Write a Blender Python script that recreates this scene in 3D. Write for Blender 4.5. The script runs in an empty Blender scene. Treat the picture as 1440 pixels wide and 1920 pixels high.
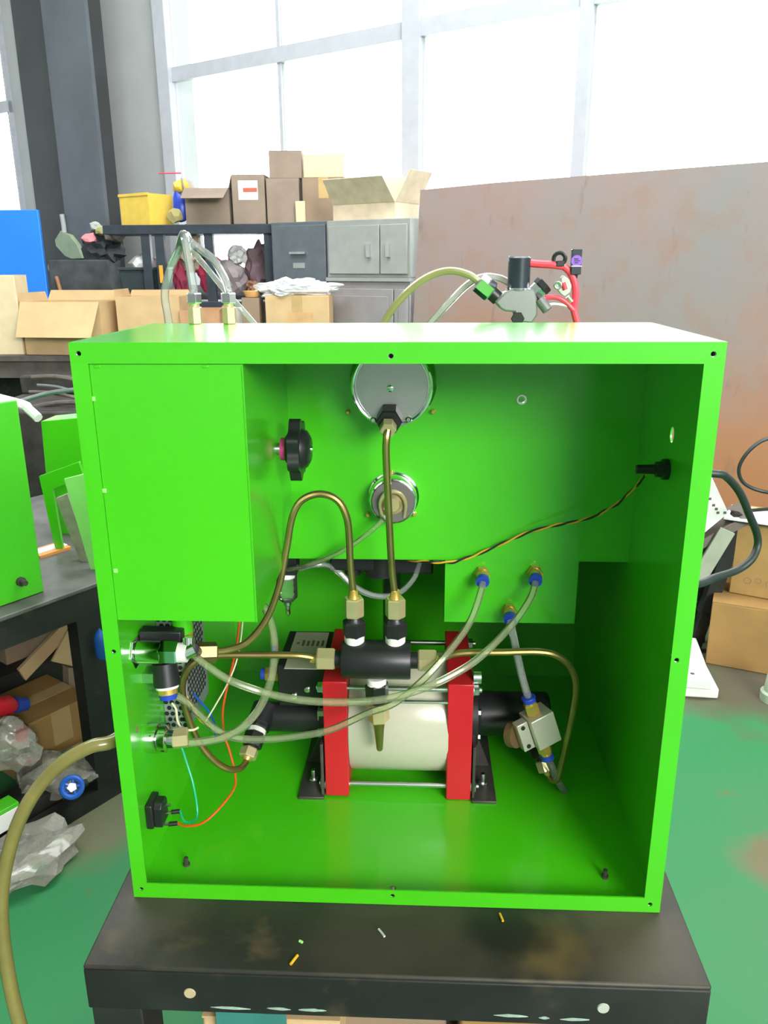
import bpy, bmesh, math, random
from mathutils import Vector, Matrix, noise, geometry
random.seed(7)
sc = bpy.context.scene
col = sc.collection
R = math.radians
PI = math.pi

# ------------------------------------------------------------------ camera
CAM = Vector((0.02648, -0.74296, 0.69950))
PITCH, YAW, ROLL, FPX = 0.300209, -0.046327, -0.005397, 1505.97
_cy, _sy, _cp, _sp = math.cos(YAW), math.sin(YAW), math.cos(PITCH), math.sin(PITCH)
FWD = Vector((_sy*_cp, _cy*_cp, -_sp))
_r = Vector((_cy, -_sy, 0)); _u = _r.cross(FWD)
RIGHT = _r*math.cos(ROLL) + _u*math.sin(ROLL)
UP = -_r*math.sin(ROLL) + _u*math.cos(ROLL)
cd = bpy.data.cameras.new('camera'); cam = bpy.data.objects.new('camera', cd); col.objects.link(cam)
cd.sensor_fit = 'HORIZONTAL'; cd.sensor_width = 36; cd.lens = 36*FPX/1440; cd.clip_start = .02
m3 = Matrix((RIGHT, UP, -FWD)).transposed()
cam.matrix_world = Matrix.Translation(CAM) @ m3.to_4x4()
sc.camera = cam

# ------------------------------------------------------------------ world, daylight, added fill, exposure
w = bpy.data.worlds.new('overcast_sky'); sc.world = w; w.use_nodes = True
bg = w.node_tree.nodes['Background']; bg.inputs[0].default_value = (.93, .97, 1, 1); bg.inputs[1].default_value = 8.0
def area(name, loc, target, sx, sy, power, color=(1, 1, 1)):
    l = bpy.data.lights.new(name, 'AREA'); l.shape = 'RECTANGLE'; l.size = sx; l.size_y = sy; l.energy = power; l.color = color
    o = bpy.data.objects.new(name, l); col.objects.link(o); o.location = loc
    o.rotation_euler = (Vector(target)-Vector(loc)).to_track_quat('-Z', 'Y').to_euler(); return o
area('daylight_hall_window', (3.5, -5.5, 2.8), (.6, .5, .3), 3.6, 1.9, 430, (1, .98, .95))
area('added_background_fill', (-.2, 2.2, 4.25), (-.2, 2.6, 0), 7.0, 1.6, 380, (.95, .98, 1))  # unseen fill added to brighten the background, no roof opening there
vs = sc.view_settings
vs.view_transform = 'Standard'; vs.look = 'None'; vs.exposure = 0.3; vs.gamma = 1; vs.use_curve_mapping = False

# ------------------------------------------------------------------ measuring helpers
def ray(px, py): return FWD + RIGHT*((px-720)/FPX) - UP*((py-960)/FPX)
def at(px, py, Y):
    d = ray(px, py); return CAM + d*((Y-CAM.y)/d.y)
def atz(px, py, z):
    d = ray(px, py); return CAM + d*((z-CAM.z)/d.z)
def atx(px, py, x):
    d = ray(px, py); return CAM + d*((x-CAM.x)/d.x)
WD = Vector((.85131, -.52466, 0)); WN = Vector((.52466, .85131, 0)); WB = Vector((-.05523, 4.25862, 0))
def wl(s, o, z): return WB + WD*s - WN*o + Vector((0, 0, z))     # window wall frame: along, out into room, height
FLOOR = -.75

# ------------------------------------------------------------------ materials
MATS = {}
def mat(name, c, rough=.5, metal=0, var=.1, scale=14, bump=0, alpha=1, coat=0, c2=None, spec=.5, stretch=None, trans=0, coatr=.06):
    if name in MATS: return MATS[name]
    m = bpy.data.materials.new(name); m.use_nodes = True; nt = m.node_tree; b = nt.nodes['Principled BSDF']
    tc = nt.nodes.new('ShaderNodeTexCoord'); n = nt.nodes.new('ShaderNodeTexNoise')
    n.inputs['Scale'].default_value = scale; n.inputs['Detail'].default_value = 5
    if stretch:
        mp = nt.nodes.new('ShaderNodeMapping'); mp.inputs['Scale'].default_value = stretch
        nt.links.new(tc.outputs['Object'], mp.inputs[0]); nt.links.new(mp.outputs[0], n.inputs['Vector'])
    else: nt.links.new(tc.outputs['Object'], n.inputs['Vector'])
    mx = nt.nodes.new('ShaderNodeMix'); mx.data_type = 'RGBA'
    d = c2 or tuple(x*(1-var*1.6) for x in c)
    hi = c if c2 else tuple(min(1, x*(1+var*.6)) for x in c)
    mx.inputs['A'].default_value = (*d, 1); mx.inputs['B'].default_value = (*hi, 1)
    rp = nt.nodes.new('ShaderNodeMapRange'); rp.inputs[1].default_value = .3; rp.inputs[2].default_value = .7
    nt.links.new(n.outputs['Fac'], rp.inputs[0]); nt.links.new(rp.outputs[0], mx.inputs['Factor'])
    nt.links.new(mx.outputs['Result'], b.inputs['Base Color'])
    b.inputs['Roughness'].default_value = rough; b.inputs['Metallic'].default_value = metal
    b.inputs['Alpha'].default_value = alpha; b.inputs['Coat Weight'].default_value = coat; b.inputs['Coat Roughness'].default_value = coatr
    b.inputs['Specular IOR Level'].default_value = spec; b.inputs['Transmission Weight'].default_value = trans
    if bump:
        bp = nt.nodes.new('ShaderNodeBump'); bp.inputs['Strength'].default_value = bump; bp.inputs['Distance'].default_value = .01
        nt.links.new(n.outputs['Fac'], bp.inputs['Height']); nt.links.new(bp.outputs[0], b.inputs['Normal'])
    MATS[name] = m; return m
def ramp_mat(name, layers, base, rough=.6, bump=.1, metal=0, spec=.5, spots=(), zgrad=0):
    """base colour with several stain layers: (colour, noise scale, low, high, stretch, amount)"""
    m = bpy.data.materials.new(name); m.use_nodes = True; nt = m.node_tree; b = nt.nodes['Principled BSDF']
    tc = nt.nodes.new('ShaderNodeTexCoord'); prev = None; fac = None
    for i, (c, s, lo, hi, st, amt) in enumerate(layers):
        mp = nt.nodes.new('ShaderNodeMapping'); mp.inputs['Scale'].default_value = st; mp.inputs['Location'].default_value = (i*3.1, i*1.7, i*2.3)
        n = nt.nodes.new('ShaderNodeTexNoise'); n.inputs['Scale'].default_value = s; n.inputs['Detail'].default_value = 6; n.inputs['Roughness'].default_value = .6
        nt.links.new(tc.outputs['Object'], mp.inputs[0]); nt.links.new(mp.outputs[0], n.inputs['Vector'])
        rp = nt.nodes.new('ShaderNodeMapRange'); rp.inputs[1].default_value = lo; rp.inputs[2].default_value = hi; rp.inputs[4].default_value = amt
        src = n.outputs['Fac']
        if zgrad and i == 0:
            sp = nt.nodes.new('ShaderNodeSeparateXYZ'); nt.links.new(tc.outputs['Object'], sp.inputs[0])
            ma = nt.nodes.new('ShaderNodeMath'); ma.operation = 'MULTIPLY_ADD'; ma.inputs[1].default_value = -zgrad; ma.inputs[2].default_value = zgrad*1.2
            nt.links.new(sp.outputs['Z'], ma.inputs[0]); ad = nt.nodes.new('ShaderNodeMath'); nt.links.new(ma.outputs[0], ad.inputs[0]); nt.links.new(src, ad.inputs[1]); src = ad.outputs[0]
        nt.links.new(src, rp.inputs[0])
        mx = nt.nodes.new('ShaderNodeMix'); mx.data_type = 'RGBA'
        if prev is None: mx.inputs['A'].default_value = (*base, 1)
        else: nt.links.new(prev, mx.inputs['A'])
        mx.inputs['B'].default_value = (*c, 1); nt.links.new(rp.outputs[0], mx.inputs['Factor']); prev = mx.outputs['Result']; fac = n.outputs['Fac']
    for x, y, r, c, amt in spots:      # worn patches: (x, y, radius, colour, amount) in the object's own frame
        n = nt.nodes.new('ShaderNodeTexNoise'); n.inputs['Scale'].default_value = 1.3/r; n.inputs['Detail'].default_value = 5; nt.links.new(tc.outputs['Object'], n.inputs['Vector'])
        fl = nt.nodes.new('ShaderNodeVectorMath'); fl.operation = 'MULTIPLY'; fl.inputs[1].default_value = (1, 1, 0); nt.links.new(tc.outputs['Object'], fl.inputs[0])
        dd = nt.nodes.new('ShaderNodeVectorMath'); dd.operation = 'DISTANCE'; dd.inputs[1].default_value = (x, y, 0); nt.links.new(fl.outputs[0], dd.inputs[0])
        ma = nt.nodes.new('ShaderNodeMath'); ma.operation = 'MULTIPLY_ADD'; ma.inputs[1].default_value = r*1.3; nt.links.new(n.outputs['Fac'], ma.inputs[0]); nt.links.new(dd.outputs['Value'], ma.inputs[2])
        rp = nt.nodes.new('ShaderNodeMapRange'); rp.inputs[1].default_value = r*1.95; rp.inputs[2].default_value = r*1.15; rp.inputs[4].default_value = amt; nt.links.new(ma.outputs[0], rp.inputs[0])
        mx = nt.nodes.new('ShaderNodeMix'); mx.data_type = 'RGBA'; nt.links.new(prev, mx.inputs['A']); mx.inputs['B'].default_value = (*c, 1); nt.links.new(rp.outputs[0], mx.inputs['Factor']); prev = mx.outputs['Result']
    nt.links.new(prev, b.inputs['Base Color']); b.inputs['Roughness'].default_value = rough; b.inputs['Metallic'].default_value = metal
    b.inputs['Specular IOR Level'].default_value = spec
    bp = nt.nodes.new('ShaderNodeBump'); bp.inputs['Strength'].default_value = bump; bp.inputs['Distance'].default_value = .005
    nt.links.new(fac, bp.inputs['Height']); nt.links.new(bp.outputs[0], b.inputs['Normal'])
    MATS[name] = m; return m

GREEN = mat('green_enamel', (.060, .53, .006), .35, var=.04, scale=6, coat=.85, coatr=.15)
GREEN_TOP = GREEN
BLACK = mat('black_oxide', (.022, .022, .024), .38, .2, var=.2)
BLACKP = mat('black_plastic', (.016, .016, .018), .35, var=.2)
DARKSTEEL = mat('dark_steel', (.10, .09, .08), .5, .5, var=.3, scale=25)
BRASS = mat('zinc_brass', (.66, .55, .30), .30, .55, var=.1)
YBRASS = mat('yellow_brass', (.75, .50, .12), .25, .65, var=.1)
BRONZE = mat('bronze_tube', (.36, .27, .10), .3, .85, var=.15, scale=30)
CHROME = mat('chrome', (.82, .82, .82), .1, 1, var=.04)
STEEL = mat('zinc_steel', (.72, .73, .74), .25, 1, var=.08)
BRUSHED = mat('brushed_steel', (.62, .58, .58), .33, 1, var=.12, scale=9)
ALU = mat('cast_aluminium', (.66, .63, .52), .4, .55, var=.06)
RED = mat('red_anodised', (.52, .012, .022), .35, var=.06)
CREAM = mat('cream_cylinder', (.50, .48, .37), .25, var=.03, coat=.2)
TAPE = mat('ptfe_tape', (.85, .82, .76), .6, var=.08, bump=.3, scale=60)
BLUEP = mat('blue_plastic', (.02, .06, .50), .35, var=.1)
def clear_mat(name, tint, body, amount, rough=.07, ior=1.45):
    """clear plastic: tinted see-through body, a faint milky scatter and a fresnel gloss"""
    m = bpy.data.materials.new(name); m.use_nodes = True; nt = m.node_tree; nt.nodes.remove(nt.nodes['Principled BSDF'])
    out = nt.nodes['Material Output']; tr = nt.nodes.new('ShaderNodeBsdfTransparent'); tr.inputs[0].default_value = (*tint, 1)
    df = nt.nodes.new('ShaderNodeBsdfDiffuse'); tc = nt.nodes.new('ShaderNodeTexCoord'); n = nt.nodes.new('ShaderNodeTexNoise'); n.inputs['Scale'].default_value = 40
    mc = nt.nodes.new('ShaderNodeMix'); mc.data_type = 'RGBA'; mc.inputs['A'].default_value = (*body, 1); mc.inputs['B'].default_value = (*[x*.8 for x in body], 1)
    nt.links.new(tc.outputs['Object'], n.inputs['Vector']); nt.links.new(n.outputs['Fac'], mc.inputs['Factor']); nt.links.new(mc.outputs['Result'], df.inputs[0])
    gl = nt.nodes.new('ShaderNodeBsdfGlossy'); gl.inputs['Roughness'].default_value = rough
    m1 = nt.nodes.new('ShaderNodeMixShader'); m1.inputs[0].default_value = amount; nt.links.new(tr.outputs[0], m1.inputs[1]); nt.links.new(df.outputs[0], m1.inputs[2])
    fr = nt.nodes.new('ShaderNodeFresnel'); fr.inputs[0].default_value = ior
    m2 = nt.nodes.new('ShaderNodeMixShader'); nt.links.new(fr.outputs[0], m2.inputs[0]); nt.links.new(m1.outputs[0], m2.inputs[1]); nt.links.new(gl.outputs[0], m2.inputs[2])
    nt.links.new(m2.outputs[0], out.inputs[0]); MATS[name] = m; return m
CLEAR = clear_mat('clear_tube', (.90, .95, .80), (.62, .68, .42), .23)
CLEARW = clear_mat('clear_white_tube', (.92, .95, .93), (.75, .78, .76), .23)
BOWL = clear_mat('clear_bowl', (.92, .96, .92), (.7, .75, .7), .06)
HOSE = mat('yellowed_hose', (.22, .19, .055), .25, var=.12, scale=20, alpha=.93, coat=.3)
OLIVE = mat('olive_tube', (.30, .28, .11), .25, var=.1, alpha=.9, coat=.3)
PINK = mat('pink_cap', (.85, .05, .30), .4, var=.05)
RUBBER = mat('rubber_cable', (.018, .028, .024), .45, var=.2)
WHITE = mat('white_matt', (.80, .79, .77), .6, var=.05)
DARKHOLE = mat('dark_bore', (.01, .012, .01), .7, var=.2)
STAINLABEL = mat('label_plate', (.62, .57, .44), .45, .3, var=.05)
CARD = mat('cardboard', (.36, .205, .065), .8, var=.1, scale=8, bump=.05)
CARD2 = mat('cardboard_light', (.60, .41, .21), .8, var=.08, scale=8, bump=.05)
CARD3 = mat('cardboard_dusty', (.30, .21, .14), .85, var=.1, scale=8, bump=.05)
CARDG = mat('cardboard_greyed', (.29, .22, .17), .85, var=.1, scale=8, bump=.05)
PACKTAPE = mat('packing_tape', (.52, .36, .16), .3, var=.08)
PRINT = mat('dark_print', (.13, .10, .07), .7, var=.2)
PLASTIC = clear_mat('plastic_bag', (.93, .92, .88), (.68, .64, .55), .36, .12, 1.45)
PLASTICW = mat('white_bag', (.86, .87, .90), .25, var=.1, scale=12, bump=.9, alpha=.95, coat=.2)
BLKSTEEL = ramp_mat('black_painted_steel', [((.035, .035, .032), 5, .45, .7, (1, 1, 1), .8), ((.10, .07, .04), 9, .6, .75, (1, 1, 1), .6)], (.014, .015, .014), .55, .08, spec=.3)
TABLETOP = ramp_mat('worn_table_top', [((.060, .048, .033), 4, .42, .7, (1, 1.5, 1), .9), ((.16, .11, .055), 7, .58, .75, (1, 1.4, 1), .8), ((.012, .012, .011), 5, .55, .68, (1.3, 1, 1), .85)], (.028, .027, .022), .5, .06, spec=.35, spots=[(.255, -.31, .07, (.10, .075, .052), .7), (.165, -.335, .040, (.13, .088, .035), .8), (.125, -.31, .045, (.012, .012, .011), .9), (-.27, -.30, .05, (.075, .06, .048), .7), (-.03, -.335, .06, (.055, .046, .034), .7)])
RACK = mat('rack_steel', (.025, .035, .05), .55, var=.2)
CABGREY = mat('cabinet_grey', (.33, .34, .32), .5, var=.06)
CABDARK = mat('cabinet_dark_green', (.115, .135, .155), .45, var=.08)
CABLOW = mat('cabinet_lower_grey', (.30, .27, .28), .5, var=.06)
WALLM = mat('wall_paint', (.43, .44, .44), .8, var=.05, scale=3)
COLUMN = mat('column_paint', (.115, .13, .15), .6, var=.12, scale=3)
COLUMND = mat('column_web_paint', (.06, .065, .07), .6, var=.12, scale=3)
FRAME = mat('window_frame', (.46, .47, .52), .5, var=.05)
BLUE = mat('blue_panel', (.02, .22, .85), .45, var=.05, scale=3)
YELLOW = mat('yellow_plastic', (.80, .55, .08), .5, var=.06)
CREAMBOX = mat('cream_carton', (.72, .58, .36), .8, var=.06)
PALEGREEN = mat('pale_green_sheet', (.33, .80, .20), .45, var=.05)
GREENDUST = mat('grey_board', (.33, .29, .24), .8, var=.2, scale=30)
SCRAP = mat('scrap_metal', (.14, .12, .10), .6, .3, var=.3, scale=20)
FLOORM = ramp_mat('green_floor_paint', [((.060, .19, .085), 1.6, .4, .7, (1, 1, 1), .8), ((.12, .09, .055), 1.1, .53, .68, (1, 1, 1), .8), ((.22, .08, .05), 6, .66, .74, (1, 1, 1), .6)], (.030, .205, .072), .6, .03, spec=.3, spots=[(1.05, .82, .16, (.11, .085, .055), .9), (1.35, .95, .30, (.10, .08, .055), .9), (1.7, 1.3, .6, (.10, .085, .065), .8), (-.85, .05, .16, (.17, .15, .09), .85), (-.60, .25, .12, (.16, .15, .10), .7), (.93, -.02, .10, (.20, .11, .07), .7), (.62, -.36, .022, (.22, .08, .05), .8)])
RUST = ramp_mat('rusty_plate', [((.42, .185, .075), .9, .40, .76, (1, 1, 1.6), .95), ((.27, .26, .255), 1.1, .5, .72, (1, 1, .7), .85), ((.36, .17, .10), 7, .5, .8, (1, 1, 1), .5), ((.16, .12, .11), 14, .62, .75, (1, 1, .25), .6)], (.335, .24, .225), .6, .12, zgrad=.48)
# concrete-grey worn strip of the floor lies along the side of the hall

# ------------------------------------------------------------------ mesh helpers
WM = {}
def frame_z(d):
    d = Vector(d).normalized(); a = Vector((0, 0, 1)) if abs(d.z) < .95 else Vector((1, 0, 0))
    x = a.cross(d).normalized(); return x, d.cross(x), d
class MB:
    def __init__(s): s.v = []; s.f = []
    def add(s, vs, fs):
        o = len(s.v); s.v += [Vector(x) for x in vs]; s.f += [tuple(i+o for i in f) for f in fs]; return s
    def box(s, lo, hi, mtx=None):
        x0, y0, z0 = lo; x1, y1, z1 = hi
        vs = [(x0,y0,z0),(x1,y0,z0),(x1,y1,z0),(x0,y1,z0),(x0,y0,z1),(x1,y0,z1),(x1,y1,z1),(x0,y1,z1)]
        if mtx: vs = [mtx @ Vector(p) for p in vs]
        return s.add(vs, [(0,3,2,1),(4,5,6,7),(0,1,5,4),(1,2,6,5),(2,3,7,6),(3,0,4,7)])
    def obox(s, c, ax, ay, az, sx, sy, sz):
        m = Matrix((ax, ay, az)).transposed().to_4x4(); m.translation = Vector(c)
        return s.box((-sx/2,-sy/2,-sz/2), (sx/2,sy/2,sz/2), m)
    def lathe(s, p0, d, prof, n=20, cap=True, phase=0):
        """prof: (distance along d, radius)"""
        p0 = Vector(p0); x, y, z = frame_z(d); vs = []; fs = []
        for t, r in prof:
            for k in range(n):
                a = 2*PI*k/n+phase; vs.append(p0+z*t+x*(r*math.cos(a))+y*(r*math.sin(a)))
        for i in range(len(prof)-1):
            for k in range(n):
                a, b = i*n+k, i*n+(k+1) % n; fs.append((a, b, b+n, a+n))
        if cap: fs.append(tuple(range(n-1, -1, -1))); fs.append(tuple((len(prof)-1)*n+k for k in range(n)))
        return s.add(vs, fs)
    def cyl(s, p0, p1, r0, r1=None, n=20):
        p0, p1 = Vector(p0), Vector(p1); d = p1-p0; L = d.length; r1 = r0 if r1 is None else r1
        return s.lathe(p0, d, [(0, r0), (L, r1)], n)
    def hex(s, p0, p1, r, phase=0, ch=.12):
        p0, p1 = Vector(p0), Vector(p1); d = p1-p0; L = d.length; c = min(r*ch, L*.3)
        return s.lathe(p0, d, [(0, r*.9), (c, r), (L-c, r), (L, r*.9)], 6, phase=phase)
    def tube(s, pts, r, n=10, sub=8, r1=None):
        P = [Vector(p) for p in pts]; C = []
        for i in range(len(P)-1):
            a, b, c, d = P[max(i-1, 0)], P[i], P[i+1], P[min(i+2, len(P)-1)]
            for k in range(sub):
                t = k/sub; C.append(.5*((2*b)+(c-a)*t+(2*a-5*b+4*c-d)*t*t+(3*b-a-3*c+d)*t**3))
        C.append(P[-1]); vs = []; fs = []; up = None
        for i, c in enumerate(C):
            d = (C[min(i+1, len(C)-1)]-C[max(i-1, 0)]).normalized()
            if up is None: up = frame_z(d)[0]
            up = (up-d*up.dot(d)).normalized(); q = d.cross(up); rr = r if r1 is None else r+(r1-r)*i/(len(C)-1)
            for k in range(n):
                a = 2*PI*k/n; vs.append(c+up*(rr*math.cos(a))+q*(rr*math.sin(a)))
        for i in range(len(C)-1):
            for k in range(n):
                a, b = i*n+k, i*n+(k+1) % n; fs.append((a, b, b+n, a+n))
        fs.append(tuple(range(n-1, -1, -1))); fs.append(tuple((len(C)-1)*n+k for k in range(n)))
        return s.add(vs, fs)
    def torus(s, c, d, R_, r, n=28, k=8):
        c = Vector(c); x, y, z = frame_z(d); vs = []; fs = []
        for i in range(n):
            a = 2*PI*i/n; e = x*math.cos(a)+y*math.sin(a)
            for j in range(k):
                b = 2*PI*j/k; vs.append(c+e*(R_+r*math.cos(b))+z*(r*math.sin(b)))
        for i in range(n):
            for j in range(k):
                a = i*k+j; b = i*k+(j+1) % k; A = ((i+1) % n)*k+j; B = ((i+1) % n)*k+(j+1) % k; fs.append((a, A, B, b))
        return s.add(vs, fs)
    def ring(s, c, d, ro, ri, h, n=24):
        c = Vector(c); x, y, z = frame_z(d); vs = []; fs = []
        for t, r in ((0, ro), (h, ro), (h, ri), (0, ri)):
            for i in range(n):
                a = 2*PI*i/n; vs.append(c+z*t+x*(r*math.cos(a))+y*(r*math.sin(a)))
        for j in range(4):
            for i in range(n):
                fs.append((j*n+i, j*n+(i+1) % n, ((j+1) % 4)*n+(i+1) % n, ((j+1) % 4)*n+i))
        return s.add(vs, fs)
    def plate(s, outer, holes, fn, h):
        """2D outline with holes; fn(u, v, t) -> point, t in 0..h"""
        loops = [outer]+holes; flat = [p for l in loops for p in l]; N = len(flat)
        tri = geometry.tessellate_polygon([[Vector((p[0], p[1], 0)) for p in l] for l in loops])
        vs = [fn(p[0], p[1], 0) for p in flat]+[fn(p[0], p[1], h) for p in flat]; fs = []
        for t in tri: fs.append(tuple(t)); fs.append(tuple(i+N for i in reversed(t)))
        o = 0
        for l in loops:
            n = len(l)
            for k in range(n): fs.append((o+k, o+(k+1) % n, o+(k+1) % n+N, o+k+N))
            o += n
        return s.add(vs, fs)
    def blob(s, c, rx, ry, rz, amp=.25, seed=0, sub=3, sharp=2.5, mtx=None, crinkle=0):
        bm = bmesh.new(); bmesh.ops.create_icosphere(bm, subdivisions=sub, radius=1); vs = []
        for v in bm.verts:
            p = v.co.copy(); k = 1+amp*(noise.noise(p*sharp+Vector((seed*7.1, seed*3.3, seed)))+.5*noise.noise(p*sharp*2.7+Vector((seed, seed*5, 2))))
            if crinkle: k += crinkle*(.5-abs(noise.noise(p*4.2+Vector((seed, 0, 3))))*1.6)+crinkle*.5*(.5-abs(noise.noise(p*9.0+Vector((0, seed, 1))))*1.6)
            q = Vector((p.x*rx*k, p.y*ry*k, max(p.z, -.75)*rz*k))
            vs.append(Vector(c)+((mtx @ q) if mtx else q))
        fs = [tuple(v.index for v in f.verts) for f in bm.faces]; bm.free(); return s.add(vs, fs)
    def build(s, name, m, parent=None, bevel=0, ang=35, flat=False, label=None):
        me = bpy.data.meshes.new(name)
        lo = [min(v[i] for v in s.v) for i in range(3)]; hi = [max(v[i] for v in s.v) for i in range(3)]
        c = Vector(((lo[0]+hi[0])/2, (lo[1]+hi[1])/2, lo[2]))
        me.from_pydata([v-c for v in s.v], [], s.f)
        bm = bmesh.new(); bm.from_mesh(me); bmesh.ops.recalc_face_normals(bm, faces=bm.faces); bm.to_mesh(me); bm.free()
        if not flat:
            for p in me.polygons: p.use_smooth = True
            me.set_sharp_from_angle(angle=R(ang))
        me.materials.append(m)
        o = bpy.data.objects.new(name, me); col.objects.link(o); o.location = c; W = Matrix.Translation(c)
        if parent is not None: o.parent = parent; o.matrix_parent_inverse = WM[parent.name].inverted()
        WM[o.name] = W
        if bevel:
            b = o.modifiers.new('bevel', 'BEVEL'); b.width = bevel; b.segments = 2; b.limit_method = 'ANGLE'
        if label: o['label'] = label
        return o
def circ(u, v, r, n=14): return [(u+r*math.cos(-2*PI*k/n), v+r*math.sin(-2*PI*k/n)) for k in range(n)]
def tag(o, label, cat, group=None, kind=None):
    if label: o['label'] = label
    if cat: o['category'] = cat
    if group: o['group'] = group
    if kind: o['kind'] = kind
    return o
def thing(name, label, cat, loc, group=None):
    o = bpy.data.objects.new(name, None); col.objects.link(o); o.location = loc; o.empty_display_size = .05
    WM[o.name] = Matrix.Translation(Vector(loc)); return tag(o, label, cat, group)
def struct(o, label=None):
    o['kind'] = 'structure'
    if label: o['label'] = label
    return o
V = Vector
X_, Y_, Z_ = V((1, 0, 0)), V((0, 1, 0)), V((0, 0, 1))
def wls(px, py, o):
    d = ray(px, py); B = WB-WN*o; t = (B-CAM).to_2d().dot(WN.to_2d())/d.to_2d().dot(WN.to_2d()); p = CAM+d*t
    return (p-B).dot(WD), p.z

# ================================================================== SETTING
b = MB().box((-8, -7, FLOOR-.1), (8, 9, FLOOR)); floor = struct(b.build('floor', FLOORM, flat=True), 'green painted concrete floor with worn grey and brown patches')
holes = [[(-1.96, .5), (-1.96, 3.3), (4.3, 3.3), (4.3, .5)], [(-6.6, .5), (-6.6, 3.3), (-3.76, 3.3), (-3.76, .5)]]
b = MB().plate([(-7.6, FLOOR), (6, FLOOR), (6, 4.6), (-7.6, 4.6)], holes, lambda u, v, t: wl(u, -t, v), .24)
struct(b.build('wall_back', WALLM, flat=True), 'grey painted window wall at the back')
b = MB().box((-8, -7, 4.3), (8, 9, 4.4)); struct(b.build('ceiling', mat('ceiling_paint', (.75, .75, .73), .9), flat=True), 'plain pale hall ceiling')
b = MB().box((-5.6, -7, FLOOR), (-5.4, 9, 4.4)); struct(b.build('wall_left', WALLM, flat=True), 'grey painted hall wall on the left')
b = MB().box((6, -7, FLOOR), (6.2, 9, 4.4)); struct(b.build('wall_right', WALLM, flat=True), 'grey painted hall wall on the right')
b = MB().plate([(-5.4, FLOOR), (6, FLOOR), (6, 4.3), (-5.4, 4.3)], [[(1.7, 1.6), (1.7, 3.9), (5.6, 3.9), (5.6, 1.6)]], lambda u, v, t: V((u, -6-t, v)), .2)
struct(b.build('wall_front', WALLM, flat=True), 'grey hall wall behind the camera with a wide high window')
GLASS = mat('window_glass', (.9, .95, 1), .05, var=.02, alpha=.06)
def window(name, s0, s1, posts, lab):
    o = struct(thing(name, lab, None, wl((s0+s1)/2, 0, .5)), lab)
    for a, c, th in posts: m = MB(); m.add(*_wbox(a, c, .0, th, .5, 3.3)); m.build('mullion', FRAME, o)
    for zz in ((1.87, 1.955), (.5, .56), (3.24, 3.3)):
        m = MB(); m.add(*_wbox(s0, s1, .005, .05, *zz)); m.build('transom', FRAME, o)
    for k in range(len(posts)-1):
        a, c = posts[k][1], posts[k+1][0]
        for z0, z1 in ((.56, 1.87), (1.955, 3.24)):
            m = MB(); m.add(*_wbox(a, c, .02, .024, z0, z1)); m.build('pane', GLASS, o, flat=True)
def _wbox(s0, s1, o0, o1, z0, z1):
    vs = [wl(s, o, z) for z in (z0, z1) for s, o in ((s0, o0), (s1, o0), (s1, o1), (s0, o1))]
    return vs, [(0,1,2,3),(7,6,5,4),(0,4,5,1),(1,5,6,2),(2,6,7,3),(3,7,4,0)]
window('window_1', -1.96, 4.3, [(-1.96, -1.85, .08), (-.925, -.90, .04), (0, .11, .07), (1.01, 1.075, .06), (2.0, 2.11, .07), (3.1, 3.16, .06), (4.2, 4.3, .08)], 'tall grey framed window behind the cardboard boxes')
window('window_2', -6.6, -3.76, [(-6.6, -6.5, .08), (-5.2, -5.1, .06), (-3.785, -3.76, .04)], 'tall grey framed window at the far left edge')
# steel column in front of the wall
c = thing('steel_column', 'dark grey steel column between the two windows', 'column', wl(-2.9, .3, FLOOR)); c['kind'] = 'structure'; del c['category']
sA, sB = wls(75, 0, .32)[0], wls(157, 0, .32)[0]; sC = wls(16, 100, .1)[0]
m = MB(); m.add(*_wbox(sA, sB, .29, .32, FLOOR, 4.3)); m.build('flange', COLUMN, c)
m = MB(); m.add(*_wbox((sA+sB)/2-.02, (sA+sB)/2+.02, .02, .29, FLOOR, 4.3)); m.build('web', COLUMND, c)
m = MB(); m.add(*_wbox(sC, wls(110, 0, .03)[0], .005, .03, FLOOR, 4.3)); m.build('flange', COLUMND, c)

# ================================================================== WORK TABLE
t = thing('work_table', 'black steel work table carrying the open green cabinet', 'table', (0, .3, FLOOR))
TX0, TX1, TY0, TY1 = -.322, .326, -.096, .66
MB().box((TX0, TY0, -.006), (TX1, TY1, -.0005)).build('table_top', TABLETOP, t, bevel=.0025)
MB().box((TX0, TY0, -.058), (TX1, TY0+.006, -.006)).build('front_apron', BLKSTEEL, t, bevel=.002)
MB().box((TX0, TY1-.006, -.058), (TX1, TY1, -.006)).build('rear_apron', BLKSTEEL, t)
MB().box((TX0, TY0+.006, -.058), (TX0+.006, TY1-.006, -.006)).build('side_apron', BLKSTEEL, t)
MB().box((TX1-.006, TY0+.006, -.058), (TX1, TY1-.006, -.006)).build('side_apron', BLKSTEEL, t)
for x in (TX0, TX1-.055):
    for y in (TY0+.0065, TY1-.0615): MB().box((x, y, FLOOR+.0005), (x+.055, y+.055, -.058)).build('leg', BLKSTEEL, t, bevel=.002)
MB().box((TX0+.06, TY0+.03, -.60), (TX1-.06, TY1-.03, -.59)).build('lower_shelf', BLKSTEEL, t)
for px, py, mm in ((356, 1862, mat('tan_hole_view', (.55, .42, .26), .5)), (1131, 1890, mat('grey_hole_view', (.5, .52, .46), .5))):
    p = at(px, py, TY0); MB().lathe(p-Y_*.0012, Y_, [(0, .0058), (.0012, .0064)], 18).build('hole_disc', mm, t)  # disc stands for an apron hole, bright floor view put into its colour
SCUFF = mat('pale_green_scuff', (.42, .55, .46), .6, var=.3, scale=90)
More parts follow.
